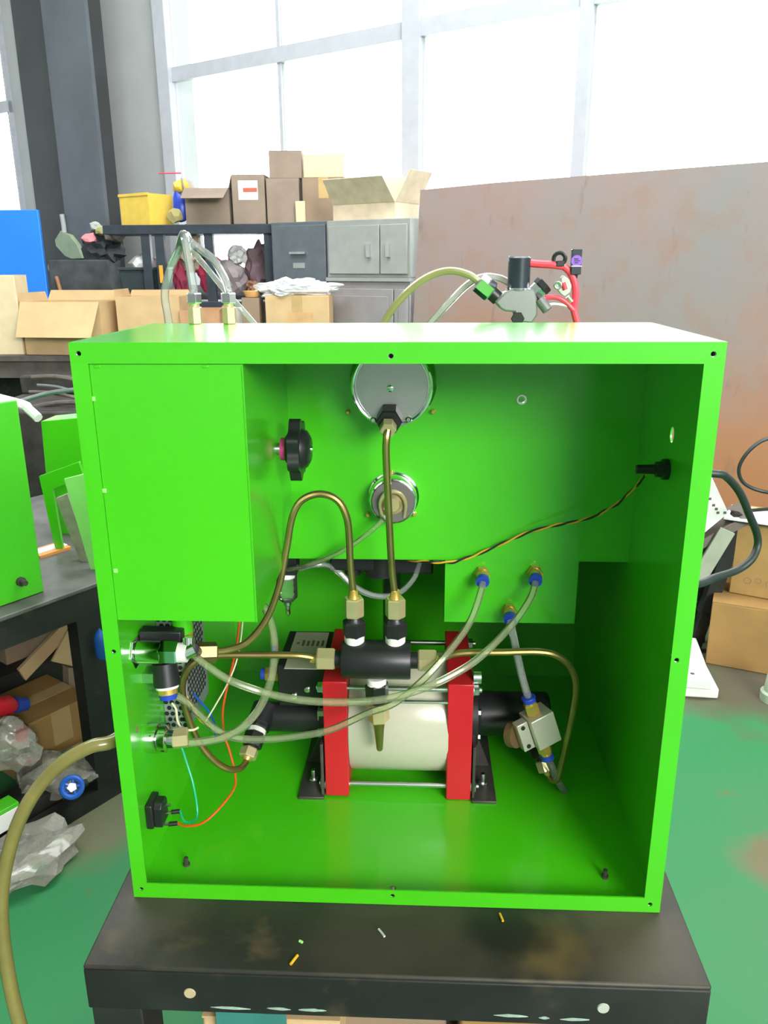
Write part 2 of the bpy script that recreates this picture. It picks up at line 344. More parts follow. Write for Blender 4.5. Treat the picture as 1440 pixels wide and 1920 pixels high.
for x0, y0, x1, y1 in ((395, 1888, 470, 1892), (500, 1890, 545, 1893), (560, 1893, 612, 1895), (925, 1903, 990, 1906), (1010, 1908, 1030, 1909), (1050, 1911, 1105, 1912)):
    a, e = at(x0, y0, TY0), at(x1, y1, TY0); n = 7; top = []; bot = []
    for k in range(n+1):
        p = a.lerp(e, k/n); j = .0018*math.sin(PI*k/n)+.0006*random.random()
        top.append((p.x, p.z+j)); bot.append((p.x, p.z-j*.8))
    MB().plate(top+bot[::-1], [], lambda u, v, h: V((u, TY0-.0004+h, v)), .0004).build('paint_scuff', SCUFF, t, flat=True)
# offcuts lying on the table top
def offcut(px, py, qx, qy, r, m, name, lab, cat):
    a, e = atz(px, py, r-.0004), atz(qx, qy, r-.0004); tag(MB().tube([a, (a+e)/2+V((0, .0003, 0)), e], r, 8).build(name, m), lab, cat)
offcut(545, 1808, 558, 1791, .0016, mat('yellow_wire_sheath', (.85, .45, .02), .4), 'wire_offcut', 'orange-yellow wire offcut near the front edge of the black table', 'wire offcut')
offcut(937, 1713, 943, 1727, .0014, mat('yellow_wire_sheath', (.85, .45, .02), .4), 'wire_offcut', 'short yellow wire offcut just below the cabinet edge', 'wire offcut')
offcut(710, 1742, 721, 1756, .0013, mat('grey_wire_sheath', (.6, .62, .6), .4), 'wire_offcut', 'thin grey wire offcut in the middle of the black table', 'wire offcut')
offcut(561, 1764, 567, 1767, .0015, PALEGREEN, 'plastic_chip', 'tiny green plastic chip on the black table', 'chip')

# ================================================================== GREEN CABINET
W2, H, D1, D2, ZS, T = .3, .631, .248, .54, .329, .002
cab = thing('machine_cabinet', 'open bright green sheet metal cabinet on the black table', 'cabinet', (0, .27, 0))
def flange(outer, hs, name='front_flange'):
    o = MB().plate(outer, [circ(u, v, .0026) for u, v in hs], lambda u, v, h: V((u, h, v)), .0018).build(name, GREEN, cab, bevel=0)
    for u, v in hs: MB().ring((u, .0019, v), Y_, .0042, .0022, .008, 14).build('rivet_nut', STEEL, o); MB().cyl((u, .0095, v), (u, .011, v), .004, n=14).build('hole_end', DARKHOLE, o)
def hp(px, py): p = at(px, py, 0); return (p.x, p.z)
F = .0195
flange([(-W2, H-F), (-W2, H), (W2, H), (W2, H-F)], [hp(147, 663), hp(733, 668), hp(1338, 664)])
flange([(-W2, 0), (-W2, F), (W2, F), (W2, 0)], [hp(265, 1667), hp(736, 1680), hp(1219, 1696)])
flange([(-W2, F), (-W2, H-F), (-W2+.0165, H-F), (-W2+.0165, F)], [hp(213, 1222)])
flange([(W2-.0185, F), (W2-.0185, H-F), (W2, H-F), (W2, F)], [hp(1269, 1238)])
side = [(.0018, 0), (D2, 0), (D2, ZS), (D1, ZS), (D1, H), (.0018, H)]
hole = atx(1260, 815, W2-T)
MB().plate(side, [[(hole.y+.0065*math.cos(-a), hole.z+.0088*math.sin(-a)) for a in [2*PI*k/20 for k in range(20)]]], lambda u, v, h: V((W2-T+h, u, v)), T).build('side_panel', GREEN, cab)
MB().plate(side, [], lambda u, v, h: V((-W2+h, u, v)), T).build('side_panel', GREEN, cab)
MB().box((-W2+T, .0018, H-T), (W2-T, D1-T, H)).build('top_panel', GREEN, cab, bevel=.0008)
MB().box((-W2+T, .0018, 0), (W2-T, D2-T, T)).build('bottom_panel', GREEN, cab)
MB().box((-W2+T, D2-T, 0), (W2-T, D2, ZS)).build('lower_back_panel', GREEN, cab)
MB().box((-W2+T, D1, ZS-T), (W2-T, D2-T, ZS)).build('step_panel', GREEN, cab)
gauge_c = at(735, 725, .2); sg_c = at(737, 940, .225); ring_c = at(978, 749, .246)
MB().plate([(-W2+T, ZS), (-W2+T, H), (W2-T, H), (W2-T, ZS)], [circ(ring_c.x, ring_c.z, .0042)], lambda u, v, h: V((u, D1-T+h, v)), T).build('upper_back_panel', GREEN, cab)
MB().ring(ring_c-Y_*.002, Y_, .0062, .0042, .004, 20).build('hole_grommet', STEEL, cab)
# control box welded into the upper left corner
BX0, BX1, BZ = -.2833, -.1385, .3497
cb = MB(); cb.box((BX0, .0022, BZ), (BX1, .0037, H-F-.0006)); cb.box((BX1-.0015, .0037, BZ), (BX1, D1-T, H-T)); cb.box((BX0, .0037, BZ), (BX1-.0015, D1-T, BZ+.0015))
o = cb.build('control_box', GREEN, cab)
for px, py in ((175, 748), (196, 920), (217, 1070)):
    p = at(px, py, .002); MB().box((p.x-.0022, .0008, p.z-.0022), (p.x+.0022, .0022, p.z+.0022)).build('weld_tab', PALEGREEN, o, bevel=.0008)
for px in (182, 385):
    p = at(px, 687, .002); MB().box((p.x-.003, .0012, p.z-.0015), (p.x+.003, .0022, p.z+.0012)).build('weld_notch', GREEN, o, bevel=.0005)
MB().box((BX1-.001, .0012, BZ), (BX1+.0004, .0022, H-F-.002)).build('folded_edge', GREEN, o)
# valve plate hanging under the step
p0, p1 = at(835, 1047, .25), at(1077, 1169, .25)
vp = MB().box((p0.x, .2495, p1.z), (p1.x, .2515, ZS-T)); vp.box((p0.x, .2515, p1.z), (p0.x+.0015, .33, ZS-T)); vp.box((p1.x-.0015, .2515, p1.z), (p1.x, .33, ZS-T))
vp.build('valve_bracket', GREEN, cab)
for px, py in ((350, 1622), (1134, 1645)):
    p = atz(px, py, T); MB().lathe((p.x, p.y, T), Z_, [(0, .0042), (.003, .0042), (.0032, .0026), (.011, .0026)], 12).build('foot_stud', DARKSTEEL, cab)

# ================================================================== GAUGES
def screw(p, d, r, parent, m=YBRASS, L=.004, name='screw'): MB().lathe(p, d, [(0, r), (L*.6, r), (L, r*.6)], 10).build(name, m, parent)
PY = D1-T
g = thing('pressure_gauge', 'large round steel pressure gauge seen from behind', 'gauge', (gauge_c.x, PY, gauge_c.z-.05))
GX, GZ = gauge_c.x, gauge_c.z
MB().lathe((GX, PY-.0005, GZ), -Y_, [(0, .0535), (.004, .0535), (.006, .050), (.010, .0478), (.040, .0478), (.044, .0472), (.0455, .0455)], 48).build('case', CHROME, g)
MB().torus((GX, .200, GZ), Y_, .0462, .0024, 48).build('case_rim', CHROME, g)
MB().lathe((GX, .2006, GZ), -Y_, [(0, .0425), (.0016, .0425), (.002, .042)], 48).build('back_cover', BRUSHED, g)
MB().lathe((GX-.002, .1985, GZ-.0015), -Y_, [(0, .0042), (.0025, .0042), (.0032, .003)], 16).build('centre_plug', CHROME, g)
for px, py in ((700, 787), (766, 786)): screw(V((at(px, py, .1985).x, .1986, at(px, py, .1985).z)), -Y_, .0036, g, CHROME)
sk0 = at(731, 778, .199); sk = MB().hex(V((sk0.x, .2, sk0.z)), V((sk0.x, .172, sk0.z-.004)), .0155); sk.build('connector_socket', BLACK, g)
n0 = at(728, 796, .172); MB().hex(V((n0.x, .1715, n0.z)), V((n0.x, .158, n0.z-.005)), .0098).build('flare_nut', BRASS, g)
for px, py in ((653, 772), (812, 771)):
    p = at(px, py, PY); screw(V((p.x, PY, p.z)), -Y_, .0032, g, YBRASS, .008, 'mounting_screw')
g2 = thing('small_gauge', 'small chrome pressure gauge mounted below the large gauge', 'gauge', (sg_c.x, PY, sg_c.z-.03))
SX, SZ = sg_c.x, sg_c.z
MB().lathe((SX, PY-.0005, SZ+.001), -Y_, [(0, .0325), (.003, .0325), (.004, .0305), (.018, .0300), (.021, .0285)], 36).build('case', CHROME, g2)
MB().torus((SX, .2255, SZ), Y_, .0275, .0022, 36).build('case_rim', CHROME, g2)
MB().ring((SX, .2243, SZ), -Y_, .0265, .0165, .003, 30).build('dark_ring', mat('smoked_ring', (.22, .19, .19), .35, .4), g2)
MB().lathe((SX, .2243, SZ), -Y_, [(0, .0165), (.002, .0165), (.004, .012), (.012, .0085), (.016, .0085)], 20).build('threaded_boss', BRASS, g2)
br = MB(); br.tube([V((SX-.014, .222, SZ-.02)), V((SX-.016, .216, SZ)), V((SX-.010, .213, SZ+.013)), V((SX, .212, SZ+.016)), V((SX+.010, .213, SZ+.013)), V((SX+.016, .216, SZ)), V((SX+.014, .222, SZ-.02))], .0022, 8); br.build('clamp_bracket', BRASS, g2)
tp = at(718, 974, .214); MB().hex(V((SX-.004, .222, SZ-.015)), tp, .0055).build('hose_nipple', STEEL, g2)
for px, py in ((733, 885), (690, 963), (777, 962)):
    p = at(px, py, PY); screw(V((p.x, PY, p.z)), -Y_, .0032, g2, YBRASS, .008, 'mounting_screw')

# ================================================================== KNOB
kc = at(562, 842, .16); kn = thing('regulating_valve', 'black lobed hand knob with pink collar on the box side', 'valve', (BX1, .16, kc.z-.035))
MB().lathe((BX1, .16, kc.z), X_, [(0, .007), (.0045, .007)], 16).build('stem', STEEL, kn)
p = [at(x, 842, .16).x for x in (523, 537, 546, 558, 580)]
MB().lathe((BX1+.0046, .16, kc.z), X_, [(0, .013), (p[1]-BX1-.0046, .0135)], 20).build('collar', PINK, kn)
MB().lathe((p[1], .16, kc.z), X_, [(0, .016), (.005, .019), (p[3]-p[1], .017)], 20).build('hub', BLACKP, kn)
lob = MB(); out = []
for k in range(84):
    a = 2*PI*k/84; rr = .0335+.0032*math.cos(7*a+.4); out.append((rr*math.cos(a), rr*math.sin(a)))
lob.plate(out, [], lambda u, v, h: V((p[2]+h, .16+u, kc.z+v)), .013); lob.build('hand_wheel', BLACKP, kn, bevel=.0025)
MB().lathe((p[2]+.013, .16, kc.z), X_, [(0, .024), (.006, .021), (.010, .014)], 24).build('cap', BLACKP, kn)
MB().lathe((p[2]+.023, .16, kc.z), X_, [(0, .004), (.002, .0035)], 12).build('screw', CHROME, kn)
# ================================================================== MANIFOLD
MY = .165
mc = at(706, 1237, MY); ml, mr = at(642, 1237, MY).x, at(770, 1237, MY).x
mf = thing('manifold', 'black cylindrical manifold with four brass nuts above the pump', 'manifold', (mc.x, MY, mc.z-.025))
rr = (at(706, 1207, MY).z-at(706, 1270, MY).z)/2*1.02
MB().lathe((ml, MY, mc.z), X_, [(0, rr*.96), (.002, rr), (mr-ml-.002, rr), (mr-ml, rr*.96)], 36).build('body', BLACK, mf)
def up_port(px):
    x = at(px, 1200, MY).x; z0 = mc.z+rr*.9; g = MY+.004
    MB().lathe((x, g, z0), Z_, [(0, .0125), (.011, .0128)], 20).build('tape_wrap', TAPE, mf)
    MB().hex((x, g, z0+.010), (x, g, z0+.030), .0148, phase=.3).build('adaptor', BLACK, mf)
    MB().lathe((x, g, z0+.030), Z_, [(0, .012), (.005, .0085), (.012, .0082)], 16).build('neck', BLACK, mf)
    n = MB().hex((x, g, z0+.036), (x, g, z0+.061), .0128, phase=.35).build('flare_nut', BRASS, mf)
    MB().lathe((x, g, z0+.0605), Z_, [(0, .0075), (.005, .006), (.011, .0053)], 14).build('ferrule', YBRASS, n)
    return V((x, g, z0+.068))
tl_, tr_ = up_port(664), up_port(741)
def side_port(x, sgn):
    MB().cyl((x, MY, mc.z), (x+sgn*.012, MY, mc.z), .0105).build('neck', BLACK, mf)
    n = MB().hex((x+sgn*.009, MY, mc.z), (x+sgn*.032, MY, mc.z), .0150, phase=PI/6).build('flare_nut', BRASS, mf)
    MB().lathe((x+sgn*.0315, MY, mc.z), X_*sgn, [(0, .0068), (.009, .0056)], 14).build('ferrule', YBRASS, n)
    return V((x+sgn*.038, MY, mc.z))
sl_, sr_ = side_port(ml, -1), side_port(mr, 1)
x = at(706, 1270, MY).x; z0 = mc.z-rr*.92; yb = MY-.004
MB().lathe((x, yb, z0), -Z_, [(0, .0125), (.009, .0128)], 20).build('tape_wrap', TAPE, mf)
MB().hex((x, yb, z0-.008), (x+.001, yb, z0-.030), .0150, phase=.2).build('adaptor', BLACK, mf)
MB().cyl((x+.001, yb, z0-.030), (x+.0015, yb, z0-.038), .0095).build('neck', BLACK, mf)
n = MB().hex((x+.0015, yb, z0-.036), (x+.0028, yb-.001, z0-.062), .0138, phase=.45).build('flare_nut', BRASS, mf)
MB().lathe((x+.0028, yb-.001, z0-.061), V((.02, -.02, -1)), [(0, .0088), (.012, .0068), (.042, .0042), (.044, .003)], 14).build('plugged_tube', BRONZE, mf)

# ================================================================== BRONZE TUBES
def tube(name, lab, pts, r, m, cat='tube', n=10, group=None):
    return tag(MB().tube(pts, r, n).build(name, m), lab, cat, group)
RT = .0044
nt0 = V((n0.x, .160, n0.z-.004))
tube('bronze_tube', 'straight bronze tube running from the large gauge to the manifold', [nt0, at(725, 822, .157), at(724, 850, .157), at(727, 920, .160), at(731, 1000, .164), at(735, 1070, .168), tr_-Z_*.006], RT, BRONZE)
tube('bronze_tube', 'bronze tube bent in a tall arch beside the hand knob', [tl_-Z_*.006, at(657, 1060, .168), at(655, 1010, .167), at(650, 970, .165), at(633, 938, .165), at(600, 926, .165), at(566, 938, .165), at(548, 970, .163), at(537, 1030, .160), at(523, 1100, .155), at(500, 1160, .15), at(465, 1203, .14), at(430, 1218, .125), at(395, 1222, .115)], RT, BRONZE)
tube('bronze_tube', 'bronze tube from the manifold curling down to the left fitting', [sl_+X_*.006, at(560, 1229, .160), at(480, 1228, .155), at(410, 1229, .150), at(372, 1238, .145), at(349, 1260, .140), at(342, 1295, .140), at(351, 1340, .140), at(372, 1390, .142), at(400, 1425, .146), at(428, 1442, .155), at(450, 1441, .168), at(462, 1428, .185)], RT, BRONZE)
tube('bronze_tube', 'bronze tube from the manifold bending down on the right', [sr_-X_*.006, at(860, 1225, .165), at(940, 1223, .167), at(1010, 1222, .17), at(1045, 1230, .172), at(1070, 1252, .175), at(1080, 1285, .178), at(1074, 1335, .182), at(1062, 1390, .188), at(1051, 1440, .195), at(1044, 1462, .200), at(1034, 1462, .206), at(1029, 1452, .212)], RT, BRONZE)

# ================================================================== PUMP
PYf, PYb, PT = .187, .347, .179
pu = thing('booster_pump', 'red and cream air driven pump standing on the cabinet floor', 'pump', (0, .267, T))
AY, AZ = .267, .092
MB().lathe((-.066, AY, AZ), X_, [(0, .081), (.002, .082), (.131, .082), (.133, .081)], 64).build('cylinder', CREAM, pu)
MB().box((-.0985, PYf, .0045), (-.0665, PYb, PT)).build('end_plate', RED, pu, bevel=.0012)
MB().box((.0655, PYf, .0025), (.0985, PYb, PT-.001)).build('end_plate', RED, pu, bevel=.0012)
for y, z in ((.199, .0165), (.199, .164), (.335, .0165), (.335, .164)):
    o = MB().cyl((-.108, y, z), (.110, y, z), .0036, n=12).build('tie_rod', STEEL, pu)
    for xa, xb in ((-.1065, -.0987), (.0987, .1065)):
        MB().hex((xa, y, z), (xb, y, z), .0078, phase=.5).build('nut', STEEL, o)
    for xa in (-.0995, .0987): MB().cyl((xa, y, z), (xa+.001, y, z), .0092, n=16).build('washer', STEEL, o)
MB().cyl((-.0665, .19, .150), (.0655, .19, .150), .0022, n=10).build('air_pipe', STEEL, pu)
# right drive head
MB().lathe((.0988, AY-.005, AZ), X_, [(0, .045), (.010, .045), (.0105, .043)], 36).build('head_flange', BLACK, pu)
MB().lathe((.109, AY-.005, AZ), X_, [(0, .035), (.006, .031), (.098, .031), (.100, .029)], 32).build('plunger_head', BLACK, pu)
for a in range(6): 
    aa = a*PI/3+.5; MB().hex((.109, AY-.005+.037*math.cos(aa), AZ+.037*math.sin(aa)), (.113, AY-.005+.037*math.cos(aa), AZ+.037*math.sin(aa)), .0052).build('flange_bolt', STEEL, pu)
p = at(893, 1273, .2); MB().cyl((.0987, .205, p.z), (.109, .205, p.z), .009, n=18).build('exhaust_boss', STEEL, pu)
# left drive head and spool valve block
MB().lathe((-.0988, .252, .087), -X_, [(0, .024), (.012, .024), (.0125, .021), (.092, .021), (.094, .019)], 30).build('plunger_head', BLACK, pu)
MB().box((-.113, .232, .066), (-.0988, .272, .108)).build('adaptor_block', ALU, pu, bevel=.001)
sv = MB().box((-.168, .243, .108), (-.0992, .352, .172)).build('spool_valve', BLACK, pu, bevel=.002)
a0, a1 = atz(548, 1254, .1724), atz(612, 1194, .1724)
pl = MB().box((-.156, a0.y, .172), (-.107, .345, .1732)).build('name_plate', STAINLABEL, sv)
for k in range(5): MB().box((-.142+k*.007, .30, .1732), (-.1385+k*.007, .318-.002*(k % 2), .17335)).build('engraved_mark', PRINT, pl, flat=True)
MB().box((-.150, .306, .1732), (-.146, .311, .17335)).build('engraved_mark', PRINT, pl, flat=True)
for px, py in ((577, 1293), (552, 1305)):
    p = at(px, py, .243); screw(V((p.x, .2428, p.z)), -Y_, .0048, sv, CHROME, .003)
for px, py in ((541, 1221), (519, 1264)):
    p = at(px, py, .262); o = MB().hex(V((p.x-.016, .262, p.z)), V((-.1681, .262, p.z)), .0105, phase=.5).build('air_fitting', mat('orange_brass', (.75, .42, .12), .3, .8), sv)
    MB().cyl(V((p.x-.022, .262, p.z)), V((p.x-.016, .262, p.z)), .008).build('release_collar', BLUEP, o)
# feet
def foot(x0, x1, xw, nm):
    s = 1 if x1 > x0 else -1; xa, xb = sorted((x0, x1)); m = MB().box((xa, .181, T), (xb, .353, T+.004)); wa, wb = sorted((x0, x0+s*.004)); m.box((wa, .186, T+.004), (wb, .350, .085)); o = m.build('foot_bracket', DARKSTEEL, pu, bevel=.0008)
    q = MB().plate([(x0+s*.004, T+.004), (x1-s*.004, T+.004), (x0+s*.004, .075)], [], lambda u, v, h: V((u, .262+h, v)), .005).build('gusset', DARKSTEEL, o)
    MB().hex(((x0+x1)/2, .215, T+.004), ((x0+x1)/2, .215, T+.010), .0065).build('anchor_nut', STEEL, o); MB().cyl(((x0+x1)/2, .215, T+.010), ((x0+x1)/2, .215, T+.024), .0032, n=10).build('anchor_bolt', STEEL, o)
foot(.1001, .1335, 0, ''); foot(-.1003, -.136, 0, '')

# ------------------------------------------------ fittings on the pump outlets
def chain(name, lab, p, q, segs, cat='fitting'):
    p, q = V(p), V(q); d = (q-p); L = d.length; d = d/L
    o = thing(name, lab, cat, p.lerp(q, .5))
    for a, c_, r0, r1, kind, m, nm in segs:
        A, B = p+d*L*a, p+d*L*c_; mb = MB()
        if kind == 'hex': mb.hex(A, B, r0, phase=.4)
        else: mb.cyl(A, B, r0, r1, n=20)
        mb.build(nm, m, o)
    return o
def outlet(nm, lab, p, q):
    return chain(nm, lab, p, q, [(0, .34, .0185, .0175, 'cyl', BLACK, 'elbow'), (.30, .44, .0165, 0, 'hex', BLACK, 'adaptor'), (.44, .52, .0128, .0128, 'cyl', TAPE, 'tape_wrap'), (.52, .76, .0148, 0, 'hex', BLACK, 'union'), (.76, .83, .0095, .0095, 'cyl', BLACK, 'neck'), (.80, .97, .0125, 0, 'hex', BRASS, 'flare_nut'), (.97, 1.02, .0068, .0055, 'cyl', YBRASS, 'ferrule')])
outlet('outlet_fitting', 'black outlet fitting slanting down from the left pump head', at(498, 1325, .252), at(462, 1424, .186))
outlet('outlet_fitting', 'black outlet fitting slanting down behind the beige flow valve', at(985, 1322, .258), at(1028, 1450, .213))

# ================================================================== LIMIT / FLOW VALVE ON THE RIGHT
A, B = at(992, 1312, .19), at(1026, 1418, .19); d = (B-A).normalized(); nx = V((-d.z, 0, d.x)); ny = Y_
ax = d; side_ = V((d.z, 0, -d.x))
if side_.x < 0: side_ = -side_
yaw = Matrix.Rotation(R(-22), 3, ax); sx = yaw @ side_; sy = ax.cross(sx).normalized()
if sy.y < 0: sy = -sy
fc = at(1008, 1364, .19)
fv = thing('flow_valve', 'beige block valve with brass fittings hanging on the right', 'valve', fc-Z_*.025)
MB().obox(fc+sx*.004, sx, sy, ax, .034, .034, .044).build('body', ALU, fv, bevel=.0012)
MB().obox(fc-sx*.0215, sx, sy, ax, .016, .014, .040).build('side_lug', ALU, fv, bevel=.001)
for u in (-.014, .014): MB().lathe(fc-sx*.022-sy*.0072+ax*u, -sy, [(0, .003), (.0006, .003)], 12).build('lug_hole', DARKHOLE, fv)
MB().lathe(fc-sx*.028+sy*.006, sy-sx*.6, [(0, .017), (.010, .017), (.012, .014)], 24).build('silencer', mat('sintered_bronze', (.20, .13, .06), .6, .5), fv)
def push_fit(P, Q, parent):
    P, Q = V(P), V(Q); dd = Q-P
    o = MB().hex(P, P+dd*.62, .0098, phase=.2).build('brass_fitting', YBRASS, parent)
    MB().cyl(P+dd*.62, P+dd*.78, .0078, n=16).build('barb', YBRASS, o); MB().lathe(P+dd*.74, dd, [(0, .0085), (dd.length*.16, .0085), (dd.length*.2, .0095), (dd.length*.28, .009)], 18).build('release_collar', BLUEP, o)
push_fit(fc-ax*.0221, A+(A-B).normalized()*.004, fv)
push_fit(fc+ax*.0221, B+ax*.003, fv)
tube('clear_tube', 'short clear tube below the beige flow valve', [B, at(1034, 1436, .195), at(1048, 1468, .205), at(1075, 1505, .225), at(1100, 1525, .24)], .0052, CLEARW)

# ================================================================== PUSH-IN FITTINGS ON THE VALVE PLATE
ends = []
for (px, py), lab in (((904, 1082), 'blue and brass push fitting at the left of the valve plate'), ((1003, 1080), 'blue and brass push fitting at the right of the valve plate'), ((955, 1152), 'blue and brass push fitting low in the middle of the valve plate')):
    p = at(px, py-6, .245); o = thing('push_fitting', lab, 'fitting', p, 'push fittings on the valve plate')
    MB().hex((p.x, .2494, p.z), (p.x, .242, p.z), .0105).build('lock_nut', YBRASS, o)
    MB().lathe((p.x, .242, p.z), -Y_, [(0, .0075), (.003, .0075), (.004, .0088), (.008, .0088)], 18).build('brass_body', YBRASS, o)
    q = at(px+1, py+10, .222)
    MB().cyl((p.x, .236, p.z+.001), q.lerp(V((p.x, .236, p.z)), .45), .0082, n=18).build('swivel', YBRASS, o)
    MB().cyl(q.lerp(V((p.x, .236, p.z)), .5), q, .0086, n=18).build('release_collar', BLUEP, o)
    ends.append(q)
RC = .0046
tube('clear_tube', 'clear air tube from the left push fitting sweeping to the lower left', [ends[0], at(901, 1112, .212), at(884, 1160, .19), at(855, 1205, .165), at(800, 1268, .135), at(740, 1318, .125), at(690, 1337, .125), at(620, 1368, .125), at(560, 1380, .128), at(500, 1386, .13), at(445, 1384, .13), at(405, 1368, .125), at(375, 1340, .115), at(352, 1318, .105), at(330, 1304, .098)], RC, CLEAR)
tube('clear_tube', 'clear air tube from the right push fitting crossing in front of the pump', [ends[1], at(996, 1118, .21), at(965, 1165, .185), at(905, 1228, .15), at(850, 1265, .13), at(790, 1292, .118), at(720, 1311, .112), at(640, 1317, .11), at(560, 1312, .108), at(490, 1297, .105), at(430, 1275, .10), at(385, 1246, .095), at(362, 1226, .092), at(352, 1212, .09)], RC, CLEAR)
tube('clear_tube', 'clear air tube dropping from the valve plate to the beige flow valve', [ends[2], at(962, 1190, .213), at(971, 1235, .205), at(982, 1280, .196), A], RC*1.1, CLEARW)
tube('thin_hose', 'thin green tinted tube from the small gauge to the glass filter', [tp, at(700, 992, .212), at(660, 1022, .215), at(615, 1046, .225), at(570, 1062, .24), at(540, 1068, .262)], .0032, CLEAR)
tube('clear_tube', 'clear tube hanging in a loop below the upper panel', [at(560, 1066, .285), at(600, 1058, .29), at(632, 1070, .30), at(665, 1100, .30), at(705, 1117, .30), at(745, 1113, .30), at(775, 1085, .30), at(788, 1048, .30)], .0042, CLEARW)
tube('clear_tube', 'clear tube curving up from the chrome coupling on the left wall', [at(352, 1393, .095), at(385, 1390, .105), at(420, 1382, .12), at(455, 1363, .135), at(485, 1330, .155), at(505, 1285, .18), at(514, 1235, .20), at(513, 1190, .215), at(502, 1150, .23), at(486, 1125, .245)], .0052, CLEAR)

# ================================================================== GLASS FILTER AND REGULATOR UNDER THE STEP
fb = at(538, 1100, .285); fl = thing('filter_bowl', 'small clear filter bowl with metal drain under the step', 'filter', fb)
z_t = ZS-T-.0005
MB().box((fb.x-.017, .27, fb.z+.022), (fb.x+.017, .30, z_t)).build('filter_head', BLACKP, fl, bevel=.002)
MB().lathe((fb.x, .285, fb.z+.023), -Z_, [(0, .010), (.008, .012), (.009, .012)], 18).build('white_cap', WHITE, fl)
MB().lathe((fb.x, .285, fb.z+.015), -Z_, [(0, .0145), (.030, .0145), (.036, .009), (.037, .004)], 24).build('bowl', BOWL, fl)
MB().lathe((fb.x, .285, fb.z-.022), -Z_, [(0, .0055), (.005, .0055), (.007, .0035), (.018, .0035), (.022, .0015)], 12).build('drain', CHROME, fl)
rg = at(720, 1070, .32); rgx0, rgx1 = at(622, 1060, .32).x, at(812, 1060, .32).x
r_ = thing('air_regulator', 'black air regulator half hidden below the upper panel', 'regulator', (rg.x, .32, rg.z-.03))
MB().box((rgx0, .295, z_t-.035), (rgx0+.075, .345, z_t)).build('body', BLACKP, r_, bevel=.003)
MB().lathe(((rgx0+rgx1)/2-.004, .32, z_t), -Z_, [(0, .026), (.036, .026), (.042, .022), (.048, .022), (.049, .018)], 28).build('adjuster', BLACKP, r_)
MB().box(((rgx0+rgx1)/2+.016, .298, z_t-.040), (rgx1, .342, z_t)).build('body', BLACKP, r_, bevel=.003)
MB().cyl((rgx0+.03, .32, z_t-.035), (rgx0+.03, .32, z_t-.048), .012).build('drain_cap', BLACKP, r_)
px0 = at(732, 1120, .40).x
tag(MB().tube([V((px0, .33, z_t-.045)), V((px0+.002, .37, z_t-.062)), V((px0+.002, .40, .22)), V((px0+.002, .40, .12)), V((px0+.002, .39, .03)), V((px0+.002, .39, T+.001))], .0135, 16).build('air_hose', RUBBER), 'thick black air hose dropping behind the manifold', 'hose')

# ================================================================== LEFT WALL FITTINGS
def chainx(name, lab, pts, cat='fitting'): pass
hv = at(243, 1222, .078); hx = lambda px: at(px, 1222, .078).x
LW = -W2+T
bv = thing('bulkhead_valve', 'chrome and black bulkhead valve low on the left wall', 'valve', (LW, .078, hv.z-.02))
MB().hex((LW, .078, hv.z), (hx(258), .078, hv.z), .0195).build('lock_nut', CHROME, bv)
MB().cyl((hx(258), .078, hv.z), (hx(304), .078, hv.z), .0135).build('threaded_barrel', CHROME, bv)
MB().box((hx(258), .086, hv.z+.004), (hx(338), .103, hv.z+.022)).build('black_body', BLACK, bv, bevel=.002)
MB().hex((hx(300), .078, hv.z), (hx(335), .078, hv.z), .0145, phase=PI/6).build('hex_body', CHROME, bv)
MB().lathe((hx(335), .078, hv.z), X_, [(0, .0115), (.010, .011)], 18).build('tape_wrap', TAPE, bv)
MB().cyl((hx(346), .078, hv.z), (hx(362), .082, hv.z+.004), .0092).build('elbow', CHROME, bv)
MB().cyl((hx(352), .080, hv.z), (hx(352), .085, hv.z+.016), .0075).build('barb', CHROME, bv)
e0, e1 = at(370, 1224, .108), at(407, 1223, .116); MB().cyl(V((hx(360), .082, hv.z+.002)), e0, .007).build('neck', BLACK, bv); MB().hex(e0, e1, .0125).build('flare_nut', mat('dull_bronze', (.30, .22, .10), .35, .8), bv)
# fitting under the control box
q = at(343, 1180, .11); pf = thing('box_fitting', 'green fitting with blue collar under the control box', 'fitting', (q.x, .11, q.z-.02))
MB().lathe((q.x, .11, BZ-.0003), -Z_, [(0, .012), (BZ-q.z+.002, .012)], 20).build('body', GREEN, pf)
MB().lathe((q.x, .11, q.z-.002), -Z_, [(0, .0125), (.007, .0115)], 20).build('brass_ring', YBRASS, pf); MB().lathe((q.x, .11, q.z-.009), -Z_, [(0, .0118), (.006, .0105)], 20).build('release_collar', BLUEP, pf)
# perforated power supply
ps = thing('power_supply', 'silver perforated power supply module on the left wall', 'power supply', (LW+.02, .2, .12))
P0, P1 = (LW, .150, .128), (LW+.032, .245, .316)
body = MB().box(P0, P1).build('housing', mat('psu_metal', (.42, .45, .47), .4, .5), ps, bevel=.001)
hm = MB()
for i in range(4):
    for k in range(22):
        hm.lathe((LW+.0035+i*.0075+(.0037 if k % 2 else 0)*(i < 3), .1499, .134+k*.0082), -Y_, [(0, .0032), (.0005, .0032)], 6)
o = hm.build('vent_holes', DARKHOLE, ps, flat=True); o['kind'] = 'stuff'
hm = MB()
for i in range(9):
    for k in range(16):
        hm.lathe((LW+.032, .156+i*.009+(.0045 if k % 2 else 0), .150+k*.0082), X_, [(0, .0034), (.0005, .0034)], 6)
o = hm.build('vent_holes', DARKHOLE, ps, flat=True); o['kind'] = 'stuff'
